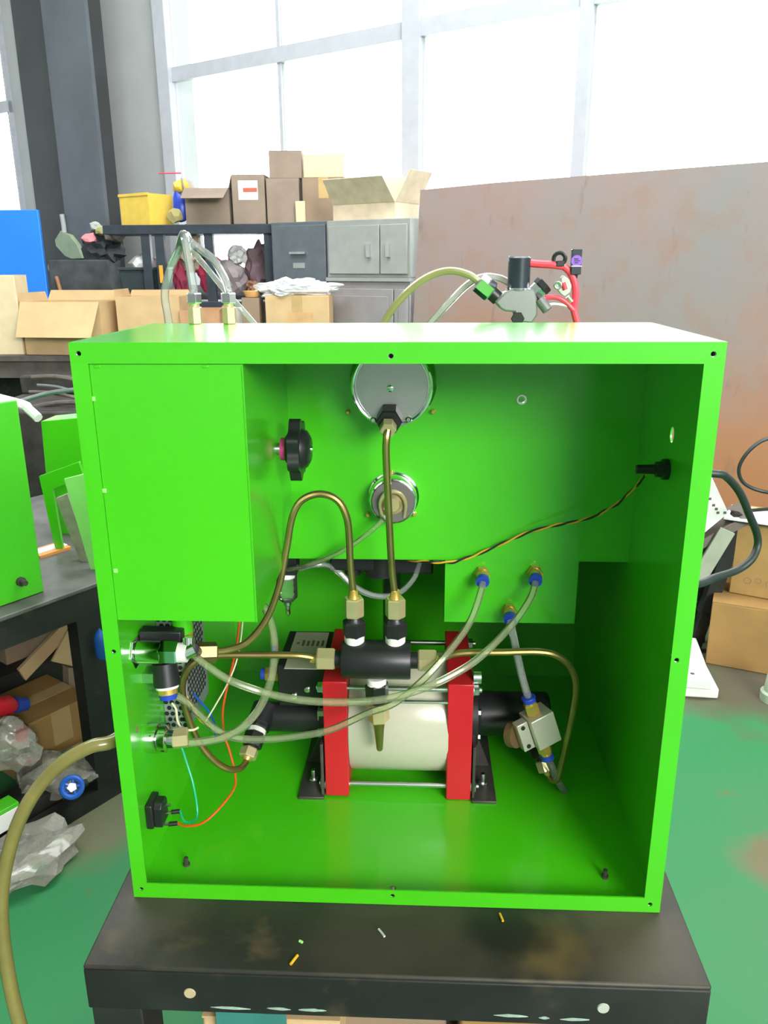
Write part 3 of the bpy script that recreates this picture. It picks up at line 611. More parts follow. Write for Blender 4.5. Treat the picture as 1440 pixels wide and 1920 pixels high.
# pressure switch
s0, s1 = at(309, 1248, .098), at(311, 1286, .092)
chain('pressure_switch', 'black barrel pressure switch with cream ring on the left wall', s0+Z_*.004, at(316, 1310, .088), [(0, .62, .0145, .0155, 'cyl', BLACK, 'barrel'), (.62, .70, .0135, .0135, 'cyl', TAPE, 'cream_ring'), (.70, .85, .0118, .0118, 'cyl', YBRASS, 'brass_body'), (.85, 1, .0108, .0098, 'cyl', BLUEP, 'release_collar')], 'switch')
p = at(288, 1262, .095); MB().box((LW, .088, s0.z-.018), (s0.x-.008, .106, s0.z-.006)).build('wall_bracket', STEEL, bpy.data.objects['pressure_switch'])
# chrome quick coupling
cp = atx(270, 1392, LW); cz, cyy = cp.z, .082; cx = lambda px: at(px, 1392, cyy).x
qc = thing('quick_coupling', 'chrome quick coupling with brass nut on the left wall', 'coupling', (LW, cyy, cz-.02))
MB().lathe((LW, cyy, cz), X_, [(0, .0165), (.004, .0175), (cx(298)-LW, .0175), (cx(300)-LW, .0145), (cx(306)-LW, .0145)], 28).build('sleeve', CHROME, qc)
MB().lathe((cx(302), cyy, cz), X_, [(0, .0165), (.008, .0165), (.010, .012), (.017, .0115)], 24).build('ball_sleeve', CHROME, qc)
MB().hex((cx(324), cyy, cz), (cx(352), cyy+.004, cz), .0125, phase=.3).build('hose_nut', BRASS, qc)
# power inlet
ip = atx(278, 1545, LW+.008); iz, iy = ip.z, .066
pi_ = thing('power_inlet', 'black mains power inlet with two terminals on the left wall', 'inlet', (LW, iy, iz-.02))
iz -= .002
MB().box((LW, iy-.014, iz-.0165), (LW+.009, iy+.016, iz+.0165)).build('flange', BLACKP, pi_, bevel=.002)
MB().plate([(iy-.011, iz-.0155), (iy+.013, iz-.0155), (iy+.013, iz+.010), (iy+.008, iz+.016), (iy-.006, iz+.016), (iy-.011, iz+.010)], [], lambda u, v, h: V((LW+.009+h, u, v)), .010).build('socket_body', BLACKP, pi_, bevel=.001)
term = []
for dy, dz in ((.006, -.006), (-.006, -.014)):
    a = V((LW+.019, iy+dy, iz+dz)); e = a+V((.016, .002, .0))
    o = MB().box((a.x, a.y-.002, a.z-.0006), (a.x+.008, a.y+.002, a.z+.0006)).build('blade', STEEL, pi_); MB().cyl(a+X_*.006, e, .0028, n=12).build('terminal_sleeve', BLACKP, o); term.append(e)
MB().box((LW+.019, iy-.002, iz+.008), (LW+.028, iy+.002, iz+.0095)).build('earth_blade', STEEL, pi_)
WO = mat('orange_wire_sheath', (.62, .09, .01), .4); WG = mat('green_wire_sheath', (.01, .42, .20), .4); WC = mat('cream_wire_sheath', (.70, .66, .45), .4); WY = mat('amber_wire_sheath', (.75, .45, .03), .4); WB_ = mat('black_wire_sheath', (.02, .02, .018), .4)
tube('wire', 'orange wire rising from the power inlet past the left fitting', [term[1], at(350, 1549, .080), at(380, 1543, .10), at(410, 1517, .12), at(438, 1480, .145), at(441, 1452, .16), at(431, 1410, .175), at(420, 1375, .185), at(418, 1330, .19), at(428, 1280, .195), at(442, 1220, .20), at(449, 1165, .21), at(450, 1140, .215)], .0016, WO, 'wire')
tube('wire', 'green wire curving up from the power inlet', [term[0], at(346, 1540, .088), at(364, 1540, .105), at(370, 1520, .12), at(362, 1470, .13), at(350, 1430, .14), at(340, 1400, .15), at(326, 1370, .155), at(324, 1330, .158), at(326, 1310, .16)], .0016, WG, 'wire')
tube('wire', 'cream wire looping below the pressure switch', [at(322, 1318, .10), at(330, 1330, .10), at(333, 1352, .10), at(342, 1366, .10), at(360, 1369, .105), at(372, 1364, .11)], .0014, WC, 'wire')
tube('wire', 'blue wire slanting away behind the curled bronze tube', [at(352, 1288, .17), at(372, 1312, .18), at(392, 1335, .19), at(402, 1358, .20), at(404, 1385, .21)], .0016, mat('blue_wire_sheath', (.01, .10, .45), .4), 'wire')
tube('wire', 'thin grey wire running up under the control box', [at(386, 1352, .12), at(404, 1322, .14), at(425, 1285, .16), at(440, 1250, .175), at(449, 1215, .185), at(455, 1166, .2), at(457, 1130, .21)], .0010, WC, 'wire')
tube('wire', 'amber wire beside the curled bronze tube', [at(350, 1305, .15), at(362, 1328, .15), at(375, 1350, .145), at(392, 1362, .14)], .0014, WY, 'wire')

# ================================================================== CABLE CONNECTOR AND TWISTED WIRE ON THE RIGHT WALL
cc = atx(1252, 880, W2-T); RW = W2-T
gl = thing('cable_gland', 'black cable gland on the right inner wall', 'cable gland', (RW, cc.y, cc.z-.012))
MB().lathe((RW, cc.y, cc.z), -X_, [(0, .0115), (.006, .0115), (.007, .0085), (.013, .0085), (.014, .0055), (.034, .0048)], 18).build('body', BLACKP, gl)
g_end = V((RW-.034, cc.y, cc.z))
path = [g_end, at(1212, 888, .165), at(1190, 915, .18), at(1158, 944, .195), at(1120, 966, .21), at(1080, 978, .22), at(1040, 985, .228), at(990, 998, .234), at(940, 1020, .237), at(890, 1042, .238), at(850, 1054, .238), at(810, 1054, .242), at(780, 1051, .26), at(745, 1048, .29)]
def twist(ph):
    out = []
    for i in range(len(path)-1):
        for k in range(3):
            c = V(path[i]).lerp(V(path[i+1]), k/3); a = (i*3+k)*1.5+ph; out.append(c+V((0, math.cos(a), math.sin(a)))*.0012)
    out.append(V(path[-1])); return out
tube('wire', 'yellow strand of the twisted pair from the right wall gland', twist(0), .0013, WY, 'wire', 8)
tube('wire', 'black strand of the twisted pair from the right wall gland', twist(PI), .0013, WB_, 'wire', 8)
# outside hose and cables
tube('drain_hose', 'thick yellowed hose hanging in an arc left of the cabinet', [V((-W2-.003, .06, at(222, 1392, .03).z)), at(208, 1391, .03), at(170, 1400, .02), at(120, 1428, .01), at(75, 1472, 0), at(40, 1530, -.01), at(16, 1600, -.02), at(3, 1680, -.03), at(6, 1760, -.04), at(20, 1850, -.05), at(40, 1930, -.06), at(75, 2040, -.07), V((-.42, -.08, -.45)), V((-.43, -.09, -.65)), V((-.45, -.12, FLOOR+.012)), V((-.55, -.2, FLOOR+.012))], .0078, HOSE, 'hose', 14)
tube('power_cable', 'thick dark green-black cable looping out of the cabinet right side', [V((W2+.001, .17, at(1320, 893, .17).z+.004)), at(1340, 888, .17), at(1365, 897, .18), at(1388, 925, .19), at(1405, 965, .20), at(1419, 1000, .21), at(1420, 1025, .21), at(1408, 1050, .20), at(1380, 1070, .19), at(1340, 1083, .17), at(1308, 1095, .15), V((W2+.001, .12, at(1290, 1100, .12).z))], .0047, RUBBER, 'cable', 12)
# ================================================================== FITTINGS AND TUBES ON THE CABINET TOP
def drop(P, z=ZS+.006): q = V(P[-1]); return P+[V((q.x, q.y, (q.z+z)/2)), V((q.x, q.y, z))]
def top_fit(px, lab):
    p = atz(px, 607, H); p = V((p.x, .236, H)); o = thing('hose_fitting', lab, 'fitting', p, 'hose fittings on the cabinet top')
    MB().hex(p, p+Z_*.020, .0085).build('hex_base', BRASS, o)
    MB().cyl(p+Z_*.020, p+Z_*.024, .006).build('neck', BRASS, o)
    MB().hex(p+Z_*.024, p+Z_*.036, .0092, phase=.4).build('hose_nut', CHROME, o); return p+Z_*.034
f1 = top_fit(369, 'left brass hose fitting on the cabinet top'); f2 = top_fit(432, 'right brass hose fitting on the cabinet top')
tube('clear_tube', 'clear tube rising from the left top fitting to a sharp peak', drop([f1, at(363, 545, .245), at(354, 490, .26), at(346, 445, .272), at(342, 442, .28), at(334, 470, .30), at(319, 505, .31), at(309, 550, .315), at(314, 590, .315), at(322, 640, .31), at(328, 700, .30)]), .0050, CLEARW)
tube('clear_tube', 'clear tube arching from the right top fitting', [f2, at(428, 545, .245), at(418, 516, .255), at(398, 485, .265), at(372, 466, .275), at(355, 452, .285), at(349, 440, .292)], .0050, CLEARW)
tube('clear_tube', 'thin clear tube crossing behind the right top fitting', drop([at(352, 440, .292), at(362, 470, .30), at(392, 508, .305), at(428, 552, .31), at(462, 590, .31), at(490, 625, .31), at(505, 660, .31)]), .0036, CLEARW)

# ================================================================== VALVE ASSEMBLY STANDING BEHIND THE CABINET
YV = .37
v = lambda px, py, dy=0: at(px, py, YV+dy)
va = thing('valve_assembly', 'grey needle valve with black cylinder standing behind the cabinet', 'valve', V((v(970, 590).x, YV, ZS)))
GREYCAST = mat('grey_cast', (.28, .28, .28), .4, .5, var=.1)
NAVY = mat('dark_blue_black', (.03, .04, .055), .3, .2, var=.15)
cxx = v(972, 540).x; zc = v(972, 540).z
out = [v(*p) for p in ((926, 565), (944, 547), (956, 543), (1000, 542), (1004, 560), (1006, 588), (996, 604), (966, 600), (962, 584), (945, 583), (936, 577))]
MB().plate([(p.x, p.z) for p in out], [], lambda a, c_, h: V((a, YV-.014+h, c_)), .028).build('body', GREYCAST, va, bevel=.003)
MB().box((v(966, 600).x, YV-.012, ZS+.0005), (v(996, 600).x, YV+.012, v(966, 598).z)).build('mounting_post', GREYCAST, va, bevel=.001)
MB().lathe((cxx, YV, v(972, 543).z), Z_, [(0, .0155), (.003, .0155), (.0031, .0148), (.040, .0148), (.042, .012)], 24).build('solenoid', NAVY, va)
MB().lathe((cxx, YV, v(972, 544).z), Z_, [(0, .0165), (.003, .0165)], 24).build('steel_band', CHROME, va)
MB().hex((v(962, 490).x, YV, v(962, 492).z), (v(964, 482).x, YV, v(964, 481).z), .008).build('top_nut', CHROME, va)
k0, k1, k2 = v(934, 560), v(922, 549), v(897, 528)
MB().cyl(k0, k1, .0095).build('knurled_neck', BLACK, va); MB().hex(k1, k2, .0138, phase=.4).build('large_hex_nut', CHROME, va)
k3, k4 = v(1000, 552), v(1022, 531); MB().hex(k3, k3.lerp(k4, .6), .0115).build('side_port', CHROME, va); MB().hex(k3.lerp(k4, .55), k4, .0125, phase=.3).build('side_nut', BLACK, va)
k5, k6 = v(1012, 562, -.01), v(1027, 582, -.015); MB().cyl(k5, k6, .007).build('side_capsule', GREYCAST, va)
p = v(970, 597, -.014); MB().hex(p, p-Y_*.006, .009).build('front_bolt', BLACK, va)
SLEEVE = mat('red_heat_shrink', (.85, .06, .10), .4, var=.1)
def sleeve(lab, pts, r, fl=1.0): return tag(MB().tube(pts, r, 10).build('red_sleeve', SLEEVE), lab, 'sleeve')
sleeve('flat red sleeve running from the black cylinder to the right', [v(972, 491), v(990, 493), v(1010, 495), v(1030, 496), v(1054, 499)], .0052)
sleeve('red sleeve hanging down below the purple tag', drop([v(1056, 499, .01), v(1068, 510, .01), v(1077, 530, .01), v(1079, 555, .01), v(1076, 580, .01), v(1083, 610, .01), v(1088, 650, .01), v(1090, 720, .01)]), .0048)
sleeve('thin red sleeve bowed between the grey valve and the hanging sleeve', [v(1003, 570), v(1016, 561), v(1035, 557), v(1050, 560), v(1063, 569), v(1075, 582)], .0034)
cl = thing('hose_clamp', 'black ring clamp at the end of the flat red sleeve', 'clamp', v(1049, 500))
MB().torus(v(1049, 485), Y_, .0075, .0028, 20).build('ring', BLACK, cl); MB().box(v(1043, 500, -.006), v(1056, 489, .006)).build('foot', BLACK, cl, bevel=.001)
tg = thing('purple_tag', 'small black plate with round purple sticker on the red sleeve', 'tag', v(1082, 516))
a, c_ = v(1071, 515, .0), v(1093, 467, .0); o = MB().box((a.x, YV+.002, a.z), (c_.x, YV+.012, c_.z)).build('plate', NAVY, tg, bevel=.0008)
PUR = mat('purple_sticker', (.28, .10, .62), .45, var=.08)
pc = v(1082, 489); s = MB().lathe((pc.x, YV+.0019, pc.z), -Y_, [(0, .0072), (.0004, .0072)], 24).build('sticker', PUR, o)
for dx, dz, wx in ((-.001, .0018, .006), (.0005, -.0006, .008), (-.0005, -.003, .005)): MB().box((pc.x+dx-wx/2, YV+.0012, pc.z+dz), (pc.x+dx+wx/2, YV+.0015, pc.z+dz+.0012)).build('sticker_mark', NAVY, s, flat=True)
MB().box((a.x, YV+.001, v(1082, 500).z), (c_.x, YV+.0021, v(1082, 498).z)).build('white_edge', WHITE, o)
MB().cyl(v(1082, 505, .01), v(1076, 530, .01), .003).build('stem', NAVY, tg)
gc = thing('pipe_clip', 'pale grey curved pipe clip beside the red sleeve', 'clip', v(1056, 562))
gp = [(1040, 533), (1046, 545), (1051, 551), (1058, 556), (1068, 548), (1071, 536), (1066, 523), (1056, 516), (1051, 521), (1052, 531), (1045, 530)]
MB().plate([(v(*q_).x, v(*q_).z) for q_ in gp], [], lambda a, c_, h: V((a, YV-.004+h, c_)), .010).build('clip_body', mat('grey_plastic', (.55, .54, .50), .5), gc, bevel=.001)
MB().torus(v(1046, 535, -.006), Y_, .0042, .0016, 18).build('ring', STEEL, gc); MB().cyl(v(1056, 530, -.0045), v(1060, 543, -.0045), .003).build('red_insert', SLEEVE, gc)
MB().cyl(v(1064, 556), v(1072, 566), .003).build('strut', STEEL, gc)
tube('wire', 'white wire reaching from the grey valve to the red sleeve', [v(1022, 572), v(1040, 570), v(1060, 573), v(1074, 578)], .0018, WHITE, 'wire')
tube('clear_tube', 'olive tube arching from the large chrome nut behind the cabinet', drop([k2, v(880, 516), v(850, 508), v(820, 512), v(785, 530), v(750, 562), v(722, 602), v(700, 660), v(690, 720)]), .0052, OLIVE)
tube('clear_tube', 'white clear tube arching behind the black cylinder', [v(955, 530, .02), v(935, 521, .02), v(905, 519, .02), v(875, 535, .02), v(840, 570, .02), v(808, 605, .02), v(785, 640, .02), v(770, 700, .02), V((v(768, 700).x, YV+.02, .42)), V((v(768, 700).x, YV+.02, ZS+.006))], .0050, CLEARW)

# ================================================================== CARTONS (helper)
def carton(name, lab, c, z0, w, d, h, rz=0, m=CARD, cat='box', top='closed', flaps=(), tape=True, label=None, group=None, tilt=0):
    M = Matrix.Translation((c[0], c[1], z0)) @ Matrix.Rotation(R(rz), 4, 'Z') @ Matrix.Rotation(R(tilt), 4, 'Y')
    o = thing(name, lab, cat, (c[0], c[1], z0), group); t_ = .006
    if top == 'closed':
        b = MB().box((-w/2, -d/2, 0), (w/2, d/2, h-.003), M).build('body', m, o, bevel=.004)
        for s in (-1, 1): MB().box((-w/2, min(0, s*d/2)+.001, h-.003), (w/2, max(0, s*d/2)-.001, h), M).build('lid_flap', m, o)
        if tape:
            MB().box((-w/2+.001, -.025, h), (w/2-.001, .025, h+.0008), M).build('tape', PACKTAPE, b); MB().box((-.03, -d/2-.0008, h*.55), (.03, -d/2, h), M).build('tape', PACKTAPE, b)
    else:
        b = MB(); b.box((-w/2, -d/2, 0), (w/2, d/2, t_), M); b.box((-w/2, -d/2, t_), (-w/2+t_, d/2, h), M); b.box((w/2-t_, -d/2, t_), (w/2, d/2, h), M); b.box((-w/2+t_, -d/2, t_), (w/2-t_, -d/2+t_, h), M); b.box((-w/2+t_, d/2-t_, t_), (w/2-t_, d/2, h), M)
        b = b.build('body', m, o)
        for sd, ang, L in flaps:       # angle 0 = standing straight up, 90 = flat outwards, 150 = hanging down
            a = R(ang); dz, dout = L*math.cos(a), L*math.sin(a)
            if sd in 'fb':
                s = -1 if sd == 'f' else 1; e0, e1 = V((-w/2, s*d/2, h)), V((w/2, s*d/2, h)); dv = V((0, s*dout, dz)); nn = V((0, s*math.cos(a), -math.sin(a)))*.004
            else:
                s = -1 if sd == 'l' else 1; e0, e1 = V((s*w/2, -d/2, h)), V((s*w/2, d/2, h)); dv = V((s*dout, 0, dz)); nn = V((s*math.cos(a), 0, -math.sin(a)))*.004
            k = (e1-e0)*.03; vs = [e0, e1, e1+dv-k, e0+dv+k]; vs = [M @ q_ for q_ in vs]+[M @ (q_+nn) for q_ in vs]
            MB().add(vs, [(0,1,2,3),(7,6,5,4),(0,4,5,1),(1,5,6,2),(2,6,7,3),(3,7,4,0)]).build('flap', m, o)
    if label:
        u0, u1, v0, v1, lm = label; MB().box((u0, -d/2-.0012, v0), (u1, -d/2-.0002, v1), M).build('paper_label', lm, b)
    return o, M

# ================================================================== BACK LEFT BENCH WITH CARTONS
BT = .2; BENCHTOP = mat('bench_brown_grey', (.105, .088, .078), .6, var=.2)
bl = thing('back_bench', 'dark workbench along the back under the open cartons', 'bench', (-1.75, 4.1, FLOOR))
MB().box((-3.0, 3.85, BT-.03), (-1.0, 4.30, BT)).box((-1.0, 3.85, BT-.03), (-.47, 4.04, BT)).build('bench_top', BENCHTOP, bl)
MB().box((-2.98, 3.88, BT-.13), (-.49, 3.90, BT-.03)).build('front_rail', BENCHTOP, bl)
for x in (-2.95, -1.75, -1.06):
    for y in (3.88, 4.22): MB().box((x, y+.021, FLOOR), (x+.05, y+.071, BT-.031)).build('leg', BLKSTEEL, bl)
MB().box((-3.0, 4.26, FLOOR), (-1.0, 4.28, BT-.031)).build('rear_panel', BLKSTEEL, bl)  # dark panel added to keep the space under the bench dark
carton('storage_box', 'tall cream carton with rounded corners at the far left', (at(2, 600, 3.96).x, 4.0), BT, .25, .18, at(30, 516, 3.92).z-BT, 4, CREAMBOX, tape=False)
x0, x1 = at(52, 640, 3.95).x, at(205, 640, 3.95).x
carton('carton', 'open brown carton with its flap hanging toward the green cabinet', ((x0+x1)/2+.005, 4.06), BT, (x1-x0), .30, at(150, 566, 3.92).z-BT, -6, CARD2, top='open', flaps=(('f', 150, .22), ('l', 8, .05), ('b', 20, .06)))
x0, x1 = at(222, 600, 4.0).x, at(338, 600, 4.0).x
carton('carton', 'light brown carton just behind the left hose tube', ((x0+x1)/2, 4.12), BT, (x1-x0), .30, at(280, 556, 3.98).z-BT, 3, CARD2, top='open', flaps=(('b', 6, .03), ('l', 10, .04)))
x0, x1 = at(342, 600, 4.0).x, at(416, 600, 4.0).x
carton('carton', 'low reddish brown carton between the two top fittings', ((x0+x1)/2, 4.10), BT, (x1-x0), .3, at(380, 581, 3.98).z-BT, 0, mat('cardboard_red', (.52, .28, .15), .8), top='open', flaps=(('r', 40, .06),))
x0, x1 = at(422, 600, 4.0).x, at(494, 600, 4.0).x
tag(MB().obox((((x0+x1)/2)-.03, 4.12, at(460, 592, 4.0).z-.02), X_, Y_, Z_, x1-x0-.04, .14, at(460, 578, 4.05).z-BT).build('foam_block', mat('pale_foam', (.75, .70, .62), .8)), 'pale foam block on the bench beside the carton of plastic bags', 'foam block')
bpy.data.objects['foam_block'].location.z = BT; 
x0, x1 = at(524, 600, 3.95).x, at(622, 600, 3.95).x; hz = at(570, 553, 3.92).z
bagbox, _ = carton('carton', 'pale brown carton topped by crumpled plastic bags', ((x0+x1)/2-.03, 3.945), BT, (x1-x0)+.06, .17, hz-BT, -2, CARD2, tape=True, label=(-.05, .09, .10, .24, mat('stamp_print', (.60, .36, .16), .8)))
x0 = at(490, 600, 4.05).x
carton('carton', 'small dark brown carton left of the bag topped carton', (x0-.03, 3.97), BT, .10, .13, at(500, 556, 4.1).z-BT, 0, CARD3, tape=False)
q = at(558, 545, 4.0); tag(MB().blob((q.x, 3.95, hz+.035), .21, .09, .052, .5, 3, 4, 2.4).build('plastic_bag', PLASTICW, ang=25), 'crumpled white plastic bags lying on the pale brown carton', 'plastic bag')
q = at(470, 545, 4.05); tag(MB().lathe((x0-.03, 3.97, at(500, 556, 4.1).z+.003), Z_, [(0, .035), (.03, .05), (.034, .05)], 18).build('paper_cup', mat('orange_white_paper', (.75, .42, .15), .6)), 'small orange paper bowl beside the plastic bags', 'bowl')
# blue panel far left
q0, q1 = at(-40, 570, 4.7), at(70, 393, 4.7); bq = thing('blue_partition', 'bright blue metal partition standing at the left edge', 'partition', (q0.x, 4.72, FLOOR)); bq['kind'] = 'thing'
MB().box((q0.x-.3, 4.70, FLOOR), (q1.x, 4.73, q1.z)).build('sheet', BLUE, bq, bevel=.004)
MB().box((q0.x-.28, 4.731, FLOOR), (q0.x-.24, 4.90, FLOOR+.6)).build('stand_leg', BLACKP, bq); MB().box((q1.x-.10, 4.731, FLOOR), (q1.x-.06, 4.90, FLOOR+.6)).build('stand_leg', BLACKP, bq)
# ================================================================== STEEL RACK AND WHAT IS ON IT
RY0, RY1 = 4.42, 4.74
rx0, rx1 = at(192, 430, RY0).x, at(512, 430, RY0).x; RZ = at(350, 421, RY0).z
rk = thing('steel_rack', 'dark steel rack below the window carrying cartons', 'rack', ((rx0+rx1)/2, 4.58, FLOOR))
MB().box((rx0, RY0, RZ-.055), (rx1, RY1, RZ)).build('top_shelf', RACK, rk, bevel=.003)
LZ = at(300, 566, RY0).z
MB().box((rx0, RY0, LZ-.04), (rx1, RY1, LZ)).build('lower_shelf', RACK, rk, bevel=.003)
for px in (276, 302, 394, 506):
    x = at(px, 480, RY0).x
    MB().box((x-.035, RY0+.01, FLOOR), (x+.02, RY0+.05, LZ-.04)).build('post', RACK, rk); MB().box((x-.035, RY0+.01, LZ), (x+.02, RY0+.05, RZ-.055)).build('post', RACK, rk)
def rx(px, Y=RY0+.05): return at(px, 400, Y).x
def rz_(py, Y=RY0+.03): return at(400, py, Y).z
def rcarton(lab, a, c_, py, m, **k):
    x0, x1 = rx(a), rx(c_); dd = k.pop('d', .26); hh = rz_(py)-RZ
    return carton('carton', lab, ((x0+x1)/2, RY0+.03+dd/2+k.pop('yo', 0)), RZ, x1-x0, dd, hh, k.pop('rz', 0), m, **k)
x0, x1 = rx(200), rx(316)
yb_ = thing('yellow_bin', 'yellow plastic box on the left end of the rack', 'box', ((x0+x1)/2, RY0+.15, RZ))
yy = MB(); hh = rz_(361)-RZ; cxm, cym = (x0+x1)/2, RY0+.16; RM = Matrix.Translation((cxm+.02, cym+.01, RZ)) @ Matrix.Rotation(R(-32), 4, 'Z')
ww, dd = .27, .19
for lo, hi in (((-ww/2, -dd/2, 0), (ww/2, dd/2, .006)), ((-ww/2, -dd/2, .006), (-ww/2+.006, dd/2, hh)), ((ww/2-.006, -dd/2, .006), (ww/2, dd/2, hh)), ((-ww/2+.006, -dd/2, .006), (ww/2-.006, -dd/2+.006, hh)), ((-ww/2+.006, dd/2-.006, .006), (ww/2-.006, dd/2, hh))): yy.box(lo, hi, RM)
yy.build('shell', YELLOW, yb_)
MB().box((-ww/2-.006, -dd/2-.006, hh-.012), (ww/2+.006, -dd/2-.0005, hh+.004), RM).build('rim', YELLOW, yb_)
rcarton('dusty open carton on the rack with its flaps spread', 350, 432, 352, CARDG, top='open', flaps=(('f', 118, .14), ('r', 14, .07), ('l', 14, .06)))
rcarton('carton with a white and red label on the rack', 438, 499, 328, CARDG, d=.24, tape=False, label=(-.06, .06, .14, .25, mat('red_white_label', (.78, .70, .66), .6)))
bx = bpy.data.objects
lb = [o for o in bx if o.name.startswith('paper_label')][-1]
pm = WM[lb.name].translation; MB().box((pm.x-.03, pm.y-.0022, pm.z+.045), (pm.x+.055, pm.y-.001, pm.z+.068)).build('red_print', mat('red_print', (.55, .12, .08), .6), lb)
rcarton('plain upright carton in the middle of the rack row', 502, 563, 335, CARDG, d=.25, tape=False)
mid, _ = rcarton('long dusty carton at the right of the rack row', 570, 648, 335, CARD3, d=.25, yo=-.02)
top0 = rz_(335); x0, x1 = rx(506), rx(566)
carton('carton', 'carton stacked highest against the bright window', ((x0+x1)/2, RY0+.16), top0+.001, x1-x0, .2, rz_(283)-top0, 4, CARDG, tape=False)
x0, x1 = rx(574), rx(648)
carton('carton', 'pale sunlit carton on the long dusty one', ((x0+x1)/2, RY0+.14), top0+.001, x1-x0, .2, rz_(292)-top0, -4, CREAMBOX, tape=False)
q = rx(563, RY0); MB_ = MB().box((q-.03, RY0+.0, RZ), (q+.03, RY0+.022, rz_(379))); tag(MB_.build('cream_block', CREAMBOX, bevel=.006), 'small upright cream block in front of the rack cartons', 'block')
q = V((rx(337), RY0+.08, RZ)); jn = thing('wrapped_bundle', 'blue and yellow wrapped bundle beside the yellow box', 'bundle', q)
MB().blob(q+Z_*.10, .05, .04, .10, .3, 4, 2).build('blue_wrap', BLUEP, jn); MB().blob(q+V((.01, 0, .22)), .045, .04, .045, .4, 5, 2).build('yellow_wrap', YELLOW, jn); MB().blob(q+V((-.03, -.03, .05)), .05, .03, .05, .4, 6, 2).build('straw_wrap', mat('straw', (.42, .36, .14), .8), jn)
MB().cyl(q+V((-.12, 0, .30)), q+V((.02, 0, .30)), .004).build('red_stick', SLEEVE, jn)
# cabinets right of the rack
OC = .36
def wpx(px, o): return wls(px, 450, o)[0]
def wz(px, py, o): return wls(px, py, o)[1]
def cbox(s0, s1, o0, o1, z0, z1): m = MB(); m.add(*_wbox(s0, s1, o0, o1, z0, z1)); return m
s0, s1, s2 = wpx(509, OC), wpx(613, OC+.02), wpx(770, OC+.02)
zt = wz(580, 415, OC); dk = thing('drawer_cabinet', 'dark green filing cabinet at the right end of the rack', 'cabinet', wl((s0+s1)/2, OC-.15, FLOOR))
cbox(s0, s1-.006, OC-.33, OC, FLOOR, zt).build('body', CABDARK, dk, bevel=.004)
for za, zb in ((zt-.44, zt-.02), (zt-.88, zt-.46), (zt-1.32, zt-.90)):
    d_ = cbox(s0+.015, s1-.02, OC+.0005, OC+.012, za, zb).build('drawer', CABDARK, dk, bevel=.003); sm = (s0+s1)/2
    cbox(sm-.06, sm+.06, OC+.012, OC+.03, (za+zb)/2+.05, (za+zb)/2+.062).build('handle', STEEL, d_); cbox(sm-.045, sm+.045, OC+.012, OC+.014, (za+zb)/2-.03, (za+zb)/2+.0).build('card_holder', STEEL, d_)
zt2 = wz(680, 412, OC); zm = wz(680, 524, OC+.02); cu = thing('metal_cupboard', 'two tier grey metal cupboard left of the rusty plate', 'cupboard', wl((s1+s2)/2, OC-.15, FLOOR))
cbox(s1, s2, OC-.33, OC+.02, zm+.01, zt2).build('upper_unit', CABGREY, cu, bevel=.004); cbox(s1, s2, OC-.33, OC+.02, FLOOR, zm-.01).build('lower_unit', CABLOW, cu, bevel=.004); cbox(s1-.004, s2, OC-.33, OC+.035, zm-.01, zm+.01).build('middle_ledge', CABGREY, cu)
sd = wpx(714, OC+.02)
for a, c_, hs in ((s1+.02, sd-.004, sd-.07), (sd+.004, s2-.015, sd+.06)):
    d_ = cbox(a, c_, OC+.0205, OC+.034, zm+.03, zt2-.03).build('door', CABGREY, cu, bevel=.003)
    cbox(hs-.012, hs+.012, OC+.034, OC+.05, (zm+zt2)/2-.04, (zm+zt2)/2+.03).build('handle', CHROME, d_)
sl = wpx(740, OC+.02)
for a, c_ in ((s1+.02, sl-.004), (sl+.004, s2-.01)):
    d_ = cbox(a, c_, OC+.0205, OC+.034, zm-.9, zm-.05).build('door', CABLOW, cu, bevel=.003); cbox(a+.03, c_-.03 if c_-a > .1 else c_-.005, OC+.034, OC+.038, zm-.85, zm-.09).build('door_panel', CABLOW, d_, bevel=.002)
# cartons on the cupboards
x0, x1 = s1+.06, s2-.14; sw = (x0+x1)/2; pcx = wl(sw, OC-.12, 0)
carton('carton', 'bright open carton with raised flaps on the grey cupboard', (pcx.x, pcx.y), zt2, .42, .24, wz(690, 380, OC)-zt2, -31.6, mat('cardboard_pale', (.78, .62, .45), .8), top='open', flaps=(('f', 40, .16), ('r', 30, .18), ('b', 10, .15)))
# inside the rack
def rack_item(name, lab, cat, mb, m, **k): return tag(mb.build(name, m, **k), lab, cat)
x0, x1 = rx(208, RY0+.03), rx(294, RY0+.03)
bn = thing('waste_bin', 'black tapered bin on the lower rack shelf', 'bin', ((x0+x1)/2, RY0+.18, LZ))
xm = (x0+x1)/2; hw = (x1-x0)/2; zt_ = rz_(503); bm_ = MB(); z0 = LZ+.001
vs = [V((xm+sx_*hw*k, RY0+.17+sy_*.10*k, z)) for z, k in ((z0, .85), (zt_, 1)) for sx_, sy_ in ((-1, -1), (1, -1), (1, 1), (-1, 1))]; bm_.add(vs, [(3,2,1,0),(0,1,5,4),(1,2,6,5),(2,3,7,6),(3,0,4,7),(4,5,6,7)]); bm_.build('bin_shell', mat('bin_black', (.03, .045, .05), .5), bn)
MB().box((xm-hw-.01, RY0+.06, zt_-.01), (xm+hw+.01, RY0+.28, zt_+.008)).build('rim', mat('bin_black', (.03, .045, .05), .5), bn, bevel=.003)
zt_ += .008
for k, (px, lab, mm, sz) in enumerate(((250, 'crumpled white rag on the black bin', WHITE, .07), (272, 'pinkish crumpled paper on the black bin', mat('pink_paper', (.55, .42, .38), .7), .055))):
    q = V((rx(px), RY0+.15, zt_+sz*.36)); rack_item('crumpled_paper', lab, 'paper', MB().blob(q, sz*1.2, sz, sz*.7, .5, 10+k, 2), mm, ang=20)
